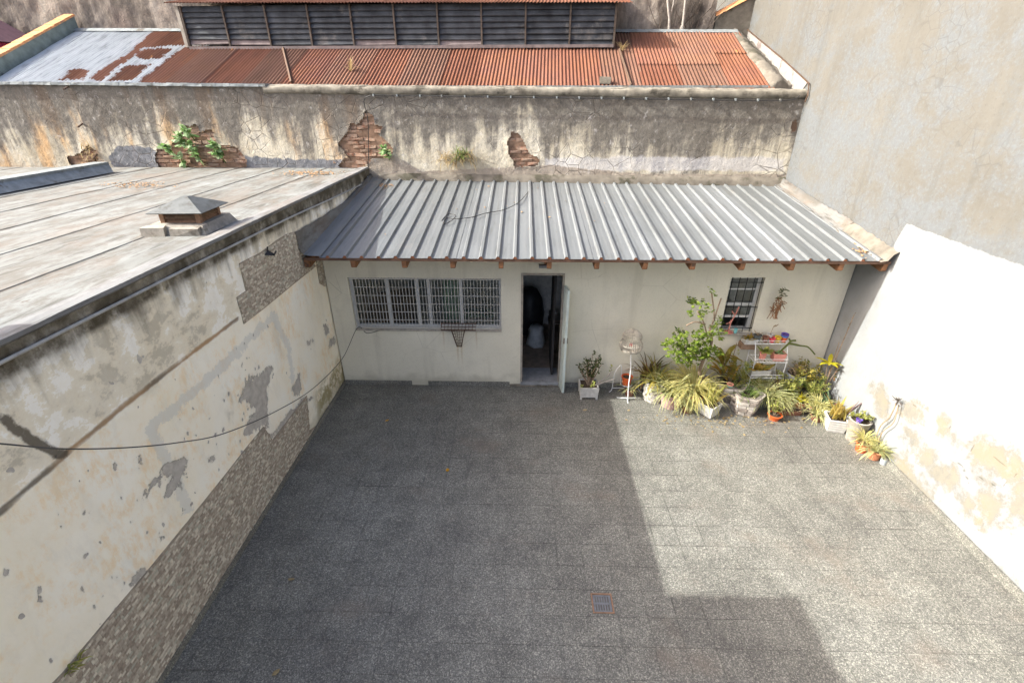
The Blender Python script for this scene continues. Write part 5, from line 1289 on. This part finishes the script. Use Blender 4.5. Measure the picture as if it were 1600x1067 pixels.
# 9 stone planters
def stone_planter(root, n, wt, wb, h, rows, per):
    for i in range(rows):
        z0, z1 = h * i / rows, h * (i + 1) / rows
        for sd in range(n):
            a0 = 6.283 * sd / n
            for k in range(per):
                if random.random() < .16 and per > 1 and k == 0: continue
                t = (z0 + z1) / 2 / h; ap = (wb + (wt - wb) * t) / 2; half = ap * math.tan(math.pi / n)
                off = .5 * (i % 2) / per
                s0, s1 = max(-1, -1 + 2 * (k + off) / per - (1 if (k == 0 and off) else 0)), min(1, -1 + 2 * (k + 1 + off) / per)
                Mt = Matrix.Rotation(a0, 4, 'Z') @ Matrix.Translation((ap - .028, 0, (z0 + z1) / 2)) @ Matrix.Rotation(math.atan((wt - wb) / 2 / h), 4, 'Y')
                q = MB(); q.box((0, s0 * half + .006, -(z1 - z0) / 2 + .006), (.03 + U(-.002, .012), s1 * half - .006, (z1 - z0) / 2 - .006), Mt, .004); q.build('stone', random.choice(('stone_pale', 'stone_mid', 'stone_dark')), root)
    q = MB(); f = 1 / math.cos(math.pi / n); q.lathe([((wb / 2 - .02) * f, 0), ((wt / 2 - .02) * f, h - .004), ((wt / 2 - .06) * f, h - .004), ((wb / 2 - .05) * f, h * .3)], n=n, rot=math.pi / n, cap=False); q.build('pot', 'mortar_dark', root)
    q = MB(); rr = (wt / 2 - .05) * f; q.add([(rr * math.cos(6.283 * k / n + math.pi / n), rr * math.sin(6.283 * k / n + math.pi / n), h - .05) for k in range(n)], [tuple(range(n))]); q.build('soil', 'soil', root)
r = potted('hexagonal stone-clad planter with a thin tuft of grass at the front edge', 3.84, 6.80, 0, R(12))
stone_planter(r, 6, .48, .34, .38, 5, 2); q = MB(); rosette(q, (-.04, .0, .33), 44, .24, .006, (.3, 1.4), (.5, 1.8), .08); foliage(q, 'leaf_grass', r)
r = potted('wide pale stone-clad planter with ferny cactus stems behind the hexagonal one', 3.66, 7.08, 0, R(20))
stone_planter(r, 6, .52, .40, .40, 5, 2); q = MB()
for k in range(7):
    x, y, h = U(-.1, .2), U(-.12, .15), U(.2, .48); q2 = [(x, y, .36)]
    for j in range(5): q2.append((x + U(-.02, .02) * j, y + U(-.02, .02) * j, .36 + h * (j + 1) / 5))
    for p in q2: sprig(q, p, (0, 0, 1), h / 5, 12, .055, .008)
foliage(q, 'leaf_olive', r)
q = MB(); sprig(q, (.22, -.05, .55), (.1, 0, 1), .22, 30, .07, .009); foliage(q, 'leaf_milkweed', r)
r = thing('small_pot', 'little orange and blue banded cup standing in the pale stone-clad planter', 'pot', (3.58, 6.93, .372)); pot_round(r, .045, .035, .08, 'plastic_pink'); q = MB(); q.lathe([(.0485, .028), (.052, .05)], n=16, cap=False); q.build('band', 'plastic_teal', r)
# 10 right group
r = potted('loose pale spider plant in a dark pot behind the orange bowl', 4.20, 6.92)
pot_round(r, .13, .10, .20, 'plastic_dark'); q = MB(); rosette(q, (0, 0, .21), 150, .46, .0095, (.2, 1.5), (1.2, 2.8), .06); foliage(q, 'leaf_spider', r)
r = potted('small weedy plant in a bright orange bowl at the front edge', 4.25, 6.56)
pot_round(r, .105, .075, .10, 'plastic_orange'); q = MB(); T_ = stems(q, (0, 0, .09), 8, .26, .16, .005); q.build('stem', 'bark', r); q = MB()
for p in T_:
    for i in (2, 3, 4, 5): sprig(q, p[i], (U(-1, 1), U(-1, 1), .6), .05, 5, .045, .011)
foliage(q, 'leaf_olive', r)
# wire rack with pots
rk = thing('plant_rack', 'three-tier white wire plant rack against the wall below the small window', 'rack', (4.28, 7.28, 0))
q = MB()
for x in (-.27, .27):
    for y in (-.15, .12): q.tube([(x, y, 0), (x, y + .02, 1.10 if y > 0 else .80)], .008, 5)
    q.tube([(x, .14, 1.10), (x, .0, 1.06), (x, -.13, .80)], .007, 5)
q.build('frame', 'white_wire', rk)
for z, y0, y1 in ((.46, -.17, .10), (.76, -.15, .12), (1.04, .0, .15)):
    q = MB(); q.tube([(-.28, y0, z), (.28, y0, z), (.28, y1, z), (-.28, y1, z), (-.28, y0, z)], .006, 4)
    for k in range(11): q.tube([(-.28 + k * .056, y0, z), (-.28 + k * .056, y1, z)], .003, 4)
    q.tube([(-.28, y0, z + .06), (.28, y0, z + .06)], .005, 4); q.build('shelf', 'white_wire', rk)
def little(label, x, y, z, rt, rb, h, mat, cat='pot', soil=True): 
    o = thing('small_pot', label, cat, (x, y, z), 0, 'small pots on the plant rack'); pot_round(o, rt, rb, h, mat, .006, soil, 16); return o
o = little('dark grey pot with a dried stub, first on the rack top shelf', 4.06, 7.36, 1.048, .062, .048, .13, 'plastic_dark')
q = MB(); [q.tube([(0, 0, .12), (U(-.06, .06), U(-.05, .05), .19)], .006, 4) for _ in range(5)]; q.build('dry_twigs', 'dry_stem', o)
little('brown plastic pot between the grey and rose pots on the rack top shelf', 4.20, 7.35, 1.048, .052, .04, .10, 'plastic_brown')
little('rose-red plastic pot in the middle of the rack top shelf', 4.31, 7.34, 1.048, .050, .038, .085, 'plastic_rose')
little('yellow plastic pot between the rose pot and the coloured stack on the rack', 4.41, 7.35, 1.048, .050, .038, .10, 'plastic_yellow')
little('orange-red pot at the bottom of the coloured stack on the rack', 4.52, 7.36, 1.048, .052, .04, .09, 'plastic_orange', soil=False)
little('sky-blue pot in the middle of the coloured stack on the rack', 4.52, 7.36, 1.078, .054, .042, .09, 'plastic_blue', soil=False)
little('purple pot topmost in the coloured stack on the rack', 4.52, 7.36, 1.108, .056, .044, .09, 'plastic_purple')
o = little('white pot with a bare forked seedling behind the rose pot on the rack', 4.29, 7.40, 1.048, .045, .036, .13, 'concrete_white', 'potted plant')
q = MB(); q.tube([(0, 0, .12), (.01, -.02, .29)], .005, 4); [q.tube([(.01, -.02, .27), (.01 + U(-.1, .1), -.04, .30 + U(-.01, .03))], .006, 4) for _ in range(5)]; q.build('stem', 'dry_stem', o)
o = little('pink pot with olive leaves on the rack middle shelf', 4.17, 7.24, .768, .06, .047, .15, 'plastic_pink', 'potted plant')
q = MB(); [leaflet(q, (0, 0, .14), (U(-1, 1), U(-1, .3), U(.2, 1)), U(.10, .2), .038, random.random()) for _ in range(13)]; q.build('foliage', 'leaf_olive', o)
o = thing('succulent_planter', 'salmon rectangular planter with one long bare cactus branch on the rack middle shelf', 'potted plant', (4.42, 7.22, .768), 0, 'small pots on the plant rack')
pot_square(o, .22, .18, .14, 'plastic_pink', wy=.62)
q = MB(); q.tube(smoothpts([(0, 0, .13), (.10, .03, .24), (.16, .04, .29), (.34, .03, .26), (.46, .0, .25), (.60, -.02, .12)], 4), [.018] * 12 + [.013] * 9, 6); q.tube(smoothpts([(.14, .04, .28), (.17, .04, .34), (.24, .03, .36)], 4), .016, 6); q.tube([(.17, .04, .33), (.13, .05, .38)], .015, 6); q.build('branch', 'leaf_fern', o)
q = MB(); [leaflet(q, (U(-.08, .06), U(-.03, .03), .13), (U(-1, 1), U(-1, .3), U(.4, 1)), .09, .025, random.random()) for _ in range(14)]; q.build('foliage', 'leaf_milkweed', o)
o = thing('trough', 'white trough with olive and yellow leaves on the rack lowest shelf', 'potted plant', (4.16, 7.21, .468), 0, 'small pots on the plant rack')
pot_square(o, .34, .30, .13, 'concrete_white', wy=.5); q = MB(); [leaflet(q, (U(-.12, .12), U(-.04, .04), .12), (U(-1, 1), U(-1, .3), U(.3, 1)), U(.12, .24), .042, random.random()) for _ in range(24)]; q.build('foliage', 'leaf_croton', o)
# bucket
r = potted('grey galvanised bucket of soil and dry stalks right of the wire rack', 4.84, 7.24, 0, 0)
pot_round(r, .16, .125, .50, 'galv_bucket', .006); q = MB(); [q.tube(smoothpts([(U(-.1, .1), U(-.1, .1), .48), (U(-.12, .12), U(-.1, .1), .54), (U(-.2, .2), U(-.12, .1), .56 + U(0, .10))], 3), .007, 4) for _ in range(16)]; q.build('dry_twigs', 'dry_stem', r)
q = MB(); [leaflet(q, (.1, 0, .52), (U(-.5, 1), U(-1, 1), U(0, 1)), .1, .02, random.random()) for _ in range(9)]; q.build('foliage', 'leaf_purple', r)
# wall box
o = thing('wall_planter', 'wooden and white box planter fixed to the wall under the small window', 'planter', (3.94, 7.476, .90))
q = MB(); q.box((-.12, -.15, 0), (.12, 0, .11)); q.build('wood_box', 'wood_box', o); q = MB(); q.box((-.095, -.175, .112), (.125, -.02, .20)); q.build('pot', 'concrete_white', o)
q = MB(); [leaflet(q, (U(-.08, .1), U(-.15, -.04), .19), (U(-1, 1), U(-1, .5), U(.2, 1)), U(.06, .12), .02, random.random()) for _ in range(40)]; q.build('foliage', 'leaf_croton', o)
# hanging plant
o = thing('hanging_plant', 'dried brown plant hanging on the wall right of the small window', 'hanging plant', (4.28, 7.44, 1.76))
q = MB()
for k in range(60):
    a, b_ = U(0, 6.28), U(-.14, .10); rr = .085 * math.sqrt(max(0, 1 - (b_ / .16) ** 2)) * U(.5, 1); p = Vector((rr * math.cos(a) + b_ * .25, rr * math.sin(a) * .6 - .06, b_)); q.tube([p, p + Vector((U(-.06, .06), U(-.03, .01), U(-.09, .03)))], .006, 4, False)
for k in range(9): x = U(-.08, .06); q.tube(smoothpts([(x, -.05, -.08), (x - .02, -.05, -.18), (x + U(-.08, .05), -.05, -.3)], 3), .006, 4, False)
q.build('dry_root_ball', 'rafter_wood', o)
q = MB(); q.tube([(.01, -.05, .08), (.02, -.02, .22), (.02, 0, .25)], .004, 4); q.build('hook', 'rusty_iron', o)
q = MB(); [leaflet(q, (.0 + U(-.06, .06), -.05, .15 + U(-.06, .08)), (U(-1, 1), U(-.6, .1), U(-.3, 1)), .06, .018, random.random()) for _ in range(26)]; q.build('foliage', 'leaf_dark', o)
# sill items of the small window
o = thing('cup', 'small teal cup on the ledge of the small barred window', 'cup', (3.71, 7.455, 1.158)); q = MB(); q.lathe([(.022, 0), (.032, .085), (.028, .085), (.02, .01)], n=14, cap=False); q.lathe([(.021, .0), (.021, .004)], n=14); q.build('cup', 'plastic_teal', o, True)
o = thing('coral_stem', 'pinkish dry branched stem in a dish on the ledge of the small barred window', 'dry stem', (3.59, 7.452, 1.158)); q = MB(); q.lathe([(.05, 0), (.085, .02), (.08, .022), (.045, .006)], n=14); q.tube([(0, 0, .01), (0, -.01, .25)], .010, 6); q.tube([(0, -.01, .2), (.05, -.02, .38), (.07, -.02, .50)], .009, 5); q.tube([(0, -.01, .22), (-.08, -.02, .18)], .008, 5); q.tube([(.04, -.02, .34), (-.03, -.02, .42)], .008, 5); q.build('stem', 'plastic_pink', o)
# 11 orange ribbed pots and companions
def ribbed(root, r_, h, mat):
    q = MB(); n = 24; vs = []
    for z, k in ((0, .8), (h * .45, 1.02), (h * .85, .92), (h, .96)):
        for i in range(n): a = 6.283 * i / n; w = r_ * k * (1 + .05 * math.cos(a * 8)); vs.append((w * math.cos(a), w * math.sin(a), z))
    q.add(vs, [(j * n + i, j * n + (i + 1) % n, (j + 1) * n + (i + 1) % n, (j + 1) * n + i) for j in range(3) for i in range(n)] + [tuple(range(n - 1, -1, -1))]); q.build('pot', mat, root, True)
    q = MB(); q.add([(r_ * .88 * math.cos(6.283 * i / n), r_ * .88 * math.sin(6.283 * i / n), h - .015) for i in range(n)], [tuple(range(n))]); q.build('soil', 'soil', root)
r = potted('lime-green leafy plant in a pumpkin-ribbed orange terracotta pot', 4.78, 6.86)
ribbed(r, .13, .19, 'terracotta'); q = MB(); [leaflet(q, (U(-.05, .05), U(-.05, .05), .17), (U(-1, 1), U(-1, 1), U(.2, 1)), U(.10, .22), .03, random.random()) for _ in range(30)]; foliage(q, 'leaf_yellow', r); q = MB(); rosette(q, (0, .02, .18), 24, .30, .010); foliage(q, 'leaf_spider', r)
r = potted('fluffy yellow-green plant in a second ribbed terracotta pot by the aloe', 5.04, 6.95)
ribbed(r, .14, .19, 'terracotta'); q = MB(); T_ = stems(q, (0, 0, .18), 26, .36, .26, .004); q.build('stem', 'leaf_grass', r); q = MB()
for p in T_:
    for i in (2, 3, 4, 5): sprig(q, p[i], (U(-1, 1), U(-1, 1), 1), .07, 9, .042, .007)
foliage(q, 'leaf_olive', r)
r = potted('dusky purple rosettes sprawling from a low tray at the front edge', 4.58, 6.74); pot_square(r, .34, .30, .09, 'plastic_brown', wy=.55)
for cx, cy in ((-.15, -.05), (0, .02), (.14, -.04), (.28, -.05), (.40, -.02)):
    q = MB(); rosette(q, (cx, cy, .08), 20, .13, .018, (.1, 1.2), (.4, 1.2), .01, 4); foliage(q, 'leaf_purple', r)
r = potted('low pale spider plant in a small brown pot, front right of the ribbed pots', 4.95, 6.55); pot_round(r, .10, .08, .10, 'plastic_brown'); q = MB(); rosette(q, (0, 0, .10), 60, .30, .009, (.1, 1.2), (1.0, 2.0)); foliage(q, 'leaf_spider', r)
r = potted('grey-green aloe rosette by the party wall', 5.22, 6.78); pot_round(r, .13, .10, .18, 'plastic_brown')
leaves(r, 'leaf_aloe', [((.02 * math.cos(k * 2.4), .02 * math.sin(k * 2.4), .17), k * 2.4, .30 * (.7 + .3 * (k % 3) / 2), .026, .25 + .055 * k, .5, 5, dict(tint=random.random(), prof=lambda t: max(.05, 1 - t ** 1.5), fold=.5)) for k in range(18) if not (math.cos(k * 2.4) > .75)])
r = potted('orange-flowered low plant between the bucket and the ribbed pots', 4.80, 7.06); pot_round(r, .11, .09, .16, 'plastic_dark'); q = MB(); T_ = stems(q, (0, 0, .15), 12, .20, .14, .004); [sprig(q, p[i], (U(-1, 1), U(-1, 1), 1), .05, 5, .05, .014) for p in T_ for i in (3, 5)]; foliage(q, 'leaf_olive', r); q = MB(); [rosette(q, tuple(T_[k][-1]), 12, .028, .010, (.2, 1.2), (.2, .6), .004, 3) for k in range(9)]; q.build('flower', 'petal_orange', r)
r = potted('upright rust-tinged spiky plant between the loose spider plant and the bucket', 4.52, 7.08); pot_round(r, .10, .08, .18, 'plastic_brown')
leaves(r, 'leaf_redfern', [((0, 0, .17), U(0, 6.28), U(.25, .48), .022, U(.9, 1.5), U(0, .5), 5, dict(tint=random.random(), prof=lance)) for _ in range(12)])
q = MB(); rosette(q, (.0, .0, .17), 14, .3, .014, (.4, 1.3), (.3, 1.2)); foliage(q, 'leaf_croton', r)
r = potted('yellow star-leaved plant with tall bare stems against the party wall', 5.26, 7.05); pot_round(r, .12, .09, .22, 'plastic_dark')
q = MB()
q = None
for tip in ((.08, .02, 1.70), (.02, .05, 1.18), (-.06, .02, .80), (.05, -.1, .78)): q = MB(); q.tube(smoothpts([(0, 0, .2), (tip[0] * .4, tip[1] * .4, tip[2] * .55), tip], 4), [.010, .010, .009, .009, .008, .008, .007, .006, .005], 5); q.build('stem', 'bark', r)
leaves(r, 'leaf_yellow', [((-.06, .0, .80), k * .785 + .2, U(.16, .24), .034, U(-.1, .8), U(.3, 1.0), 5, dict(tint=random.random(), prof=broad)) for k in range(8)])
q = MB(); [sprig(q, (.05, -.08, z), (0, 0, 1), .1, 5, .07, .022) for z in (.5, .62, .74)]; sprig(q, (.08, .02, 1.62), (0, 0, 1), .1, 8, .03, .006); sprig(q, (.05, .0, 1.4), (0, 0, 1), .2, 6, .03, .006); foliage(q, 'leaf_redfern', r)
r = potted('mixed green and yellow foliage filling the corner under the star-leaved plant', 5.02, 7.22); pot_round(r, .15, .12, .24, 'plastic_dark'); q = MB(); T_ = stems(q, (0, 0, .22), 26, .42, .30, .005); [sprig(q, p[i], (U(-1, 1), U(-1, 1), 1), .08, 7, .06, .014) for p in T_ for i in (2, 3, 4, 5)]; foliage(q, 'leaf_fern', r)
r = potted('pale arching spider plant filling the gap between orange bowl and purple rosettes', 4.44, 6.93); pot_round(r, .12, .10, .16, 'plastic_brown'); q = MB(); rosette(q, (0, 0, .17), 110, .36, .0095, (.2, 1.4), (1.2, 2.8), .06); foliage(q, 'leaf_spider', r)
r = potted('golden trailing fern between the hexagonal planter and the loose spider plant', 3.98, 7.12); pot_round(r, .13, .10, .26, 'plastic_dark'); q = MB(); rosette(q, (0, 0, .27), 70, .36, .014, (.3, 1.5), (1.0, 2.4), .05); foliage(q, 'leaf_fern', r)
r = potted('olive small-leaved shrub in a dark pot left of the corner foliage', 4.66, 7.02); pot_round(r, .12, .09, .20, 'plastic_dark'); q = MB(); T_ = stems(q, (0, 0, .19), 18, .34, .24, .005); [sprig(q, p[i], (U(-1, 1), U(-1, 1), 1), .07, 6, .055, .016) for p in T_ for i in (2, 3, 4, 5)]; foliage(q, 'leaf_olive', r)
r = potted('thin pale spider plant squeezed between the pale pink pot and the snake plant', 2.86, 6.74); pot_round(r, .09, .07, .12, 'plastic_brown'); q = MB(); rosette(q, (0, 0, .12), 60, .28, .008, (.2, 1.4), (1.2, 2.8), .04); foliage(q, 'leaf_spider', r)
r = potted('yellow-green spider plant in front of the aloe by the party wall', 5.02, 6.72); pot_round(r, .10, .08, .14, 'terracotta'); q = MB(); rosette(q, (0, 0, .14), 80, .28, .009, (.3, 1.5), (1.0, 2.6), .05); foliage(q, 'leaf_spider_gold', r)
# 12 right front
r = potted('yellow-leaved snake plant in a square white ribbed pot by the party wall', 5.10, 6.33, 0, R(-14))
pot_square(r, .29, .24, .23, 'concrete_white', bands=5)
leaves(r, 'leaf_sans_gold', [((U(-.09, .09), U(-.07, .07), .21), U(0, 6.28), U(.22, .46), .027, U(1.0, 1.45), U(0, .4), 5, dict(tint=random.random(), prof=lance, fold=.5)) for _ in range(20)])
leaves(r, 'leaf_purple', [((.11, .04, .21), .2, .50, .018, 1.0, .1, 4, dict(tint=.2, prof=lance)), ((.10, .0, .21), .5, .36, .018, 1.1, .1, 4, dict(tint=.2, prof=lance))])
r = potted('tall tapering grey concrete pot with small succulents by the party wall', 5.25, 6.05)
q = MB(); q.lathe([(.10, 0), (.155, .38), (.16, .385), (.13, .39), (.11, .3)], n=20, cap=False); q.build('pot', 'concrete_grey', r, True)
q = MB(); q.add([(.135 * math.cos(6.283 * i / 12), .135 * math.sin(6.283 * i / 12), .365) for i in range(12)], [tuple(range(12))]); q.build('soil', 'soil', r)
q = MB(); [rosette(q, (U(-.1, .1), U(-.1, .1), .37 + U(0, .10)), 9, .055, .016, (.1, 1.2), (.2, .8), .004, 3) for _ in range(24)]; foliage(q, 'leaf_olive', r)
r = thing('small_pot', 'small purple-black pot perched on the tapering grey concrete pot', 'pot', (5.16, 5.97, .392)); pot_round(r, .04, .03, .06, 'plastic_purple', .004)
r = potted('trailing dry spider plant in a bright orange pot near the party wall', 5.20, 5.78); pot_round(r, .088, .068, .15, 'plastic_orange'); q = MB(); rosette(q, (0, .02, .2), 46, .24, .009, (.3, 1.4), (1.0, 2.5)); foliage(q, 'leaf_spider_gold', r); q = MB(); rosette(q, (0, .02, .15), 26, .22, .010, (.1, 1.2), (1.4, 2.6)); foliage(q, 'leaf_dry', r)
r = potted('small spider plant in a brown-orange terracotta pot, rightmost of the pots', 5.29, 5.62); pot_round(r, .092, .07, .15, 'terracotta'); q = MB(); rosette(q, (0, 0, .15), 80, .26, .008, (.2, 1.4), (.9, 2.2)); foliage(q, 'leaf_spider', r)
r = thing('tin_can', 'small open tin can on the floor at the foot of the party wall', 'can', (5.35, 5.50, 0)); q = MB(); q.lathe([(.042, 0), (.042, .09), (.038, .09), (.038, .01)], n=16, cap=False); q.lathe([(.04, 0.001), (.04, .006)], n=16); q.build('can', 'galv_bucket', r)
r = thing('dried_stalk', 'two thin curved stalks with dry seed heads leaning on the whitewashed wall', 'dry plant', (5.34, 5.72, 0), 0)
def rel(u, v, x=XR - .06): p = at(u, v, 'x', x); return (p[0] - 5.34, p[1] - 5.72, p[2])
q = MB(); q.tube(smoothpts([(0, 0, .0), rel(1374, 668), rel(1390, 652), rel(1400, 630)], 5), .008, 5); q.tube(smoothpts([(.02, -.02, .0), rel(1378, 676), rel(1396, 660), rel(1404, 632)], 5), .007, 5); q.build('stem', 'dry_stem', r)
q = MB(); c = rel(1403, 626); [q.tube([c, (c[0] + U(-.07, .03), c[1] + U(-.08, .08), c[2] + U(-.05, .08))], .004, 4) for _ in range(26)]; q.build('seed_head', 'dark_wood', r)

# ---- self-sown plants on the old wall and a weed at the near left
def wallplant(label, spots, size, mat, cat='plant', group='self-sown plants on the old wall'):
    base = atF(*spots[0]); o = place(thing('wall_plant', label, cat, (0, 0, 0), 0, group), (base.x, -.02, base.z - .12), True)
    lf = MB()
    for u, v in spots:
        q = MB(); p = atF(u, v, -.02); tip = p + Vector((U(-.05, .05), -.16, .16)); q.tube([(p.x, .06, p.z - .12), p, tip], .012, 5); q.build('stem', 'leaf_grass', o)
        for k in range(16): d = Vector((U(-1, 1), U(-1, .1), U(-.4, 1))); leaflet(lf, p.lerp(tip, U(.2, 1)) , d, size * U(.6, 1.1), size * .27, random.random())
    lf.build('foliage', mat, o)
wallplant('large broad-leaved weed with pale green leaves growing from the wide brick patch', [(292, 228), (300, 214), (306, 236), (290, 222), (268, 238), (288, 256), (345, 236), (348, 248), (312, 248)], .20, 'leaf_milkweed')
wallplant('small broad-leaved weed growing at the corner of the metal roof', [(604, 242), (608, 247)], .15, 'leaf_milkweed')
o = place(thing('wall_plant', 'shaggy tuft of dry and green grass growing low on the old wall', 'plant', (0, 0, 0), 0, 'self-sown plants on the old wall'), tuple(atF(712, 250)), True)
q = MB()
for k in range(120): p = atF(U(686, 740), U(240, 256), -.01); blade(q, tuple(p), R(-90) + U(-1.3, 1.3), U(.2, .42), .008, U(-.2, 1.2), U(1.2, 2.6), 5, random.random())
q.build('grass_blades', 'leaf_dry', o); q = MB()
for k in range(60): p = atF(U(712, 730), U(238, 252), -.01); blade(q, tuple(p), R(-90) + U(-1.2, 1.2), U(.15, .32), .009, U(.2, 1.3), U(.8, 2.2), 5, random.random())
q.build('grass_blades', 'leaf_grass', o)
o = place(thing('wall_plant', 'tiny dry tuft on the leftmost brick patch of the old wall', 'plant', (0, 0, 0), 0, 'self-sown plants on the old wall'), tuple(atF(140, 240)), True)
q = MB(); [blade(q, tuple(atF(U(128, 150), U(228, 258), -.01)), R(-90) + U(-1.3, 1.3), U(.12, .3), .008, U(-.2, 1.3), U(1, 2.4), 4, random.random()) for _ in range(50)]; q.build('grass_blades', 'leaf_dry', o)
o = place(thing('roof_tuft', 'dry wispy tuft growing on the rusty roof above the old wall', 'plant'), tuple(atRoof(548, 112)), True)
q = MB(); b0 = atRoof(548, 112); [blade(q, tuple(b0), U(0, 6.28), U(.2, .42), .012, U(.4, 1.5), U(.3, 1.4), 4, random.random()) for _ in range(16)]; q.build('grass_blades', 'leaf_dry', o)
o = place(thing('roof_tuft', 'dry wispy tuft on the rusty roof beside the clerestory corner', 'plant'), tuple(atRoof(972, 80)), True)
q = MB(); b0 = atRoof(972, 80); [blade(q, tuple(b0), U(0, 6.28), U(.15, .32), .010, U(.3, 1.5), U(.3, 1.4), 4, random.random()) for _ in range(22)]; q.build('grass_blades', 'leaf_dry', o)
o = place(thing('loose_brick', 'single loose brick lying on the lower edge of the rusty roof', 'brick'), tuple(atRoof(945, 131)), True); b0 = atRoof(945, 131); q = MB(); q.box((b0.x - .11, b0.y - .06, b0.z), (b0.x + .11, b0.y + .06, b0.z + .12), jit=.01); q.build('brick_body', 'mortar_cap', o)
o = thing('weed', 'small weed with narrow leaves rooted in the mosaic edge at the near left', 'plant', (XL + .01, 1.93, 1.10))
q = MB(); [blade(q, (0, U(-.06, .06), U(-.05, .05)), U(-1.2, 1.2), U(.06, .12), .010, U(0, 1.3), U(.3, 1.5), 4, random.random()) for _ in range(16)]; q.build('foliage', 'leaf_olive', o)

# ---- litter
def litter(name, label, pts, mat, size, n, cat='debris', frame=False):
    q = MB()
    for _ in range(n):
        p = pts(); a = U(0, 6.28); s = size * U(.4, 1.2); d = Vector((math.cos(a), math.sin(a), U(-.1, .5))) ; leaflet(q, p, d, s, s * .35, random.random())
    return tag(q.build(name, mat), label, cat, kind='stuff')
def on_flat(u, v, du, dv):
    def f(): p = at(u + random.gauss(0, du), v + random.gauss(0, dv), 'z', 3.43); return p
    return f
litter('leaf_litter', 'brown dry leaf litter drifted on the flat roof near the wall plants', on_flat(485, 270, 24, 2), 'dry_leaf', .05, 260)
litter('leaf_litter', 'brown dry debris strewn across the middle of the flat roof', on_flat(215, 288, 26, 3), 'dry_leaf', .05, 160)
def on_metal(u, v, du, dv):
    def f():
        d = ray(u + random.gauss(0, du), v + random.gauss(0, dv)); t = (zr(0) + .02 - CH) / (d[2] - SL * d[1]); return (d[0] * t, d[1] * t, CH + d[2] * t)
    return f
litter('leaf_litter', 'dark debris collected in the right corner of the metal roof', on_metal(1358, 392, 14, 5), 'dry_leaf', .05, 120)
litter('leaf_litter', 'brown debris in the upper left corner of the metal roof', on_metal(600, 290, 7, 2), 'dry_leaf', .05, 50)
litter('leaf_litter', 'scattered dry leaves on the ribbed metal roof', on_metal(800, 320, 110, 22), 'dry_leaf', .05, 30)
def on_floor(u, v, du, dv): return lambda: at(u + random.gauss(0, du), v + random.gauss(0, dv), 'z', .008)
litter('leaf_litter', 'dry scraps and fallen leaves on the paving below the potted plants', on_floor(1150, 655, 80, 8), 'leaf_dry', .05, 150)
for lab, u, v in (('orange fallen leaf on the shaded paving in mid-courtyard', 699, 731), ('small orange fallen leaf near the door on the shaded paving', 608, 655), ('brown fallen leaf on the paving left of the drain', 461, 904), ('yellow fallen leaf at the near edge of the paving', 424, 1055), ('brown fallen leaf in front of the twiggy shrub planter', 910, 641)):
    p = at(u, v, 'z', .006); o = thing('fallen_leaf', lab, 'leaf', p, 0, 'fallen leaves on the paving'); q = MB(); a = U(0, 6.28); leaflet(q, (0, 0, .002), (math.cos(a), math.sin(a), .25), .085, .026, .8); q.build('leaf', 'petal_orange' if 'orange' in lab else 'leaf_dry', o)
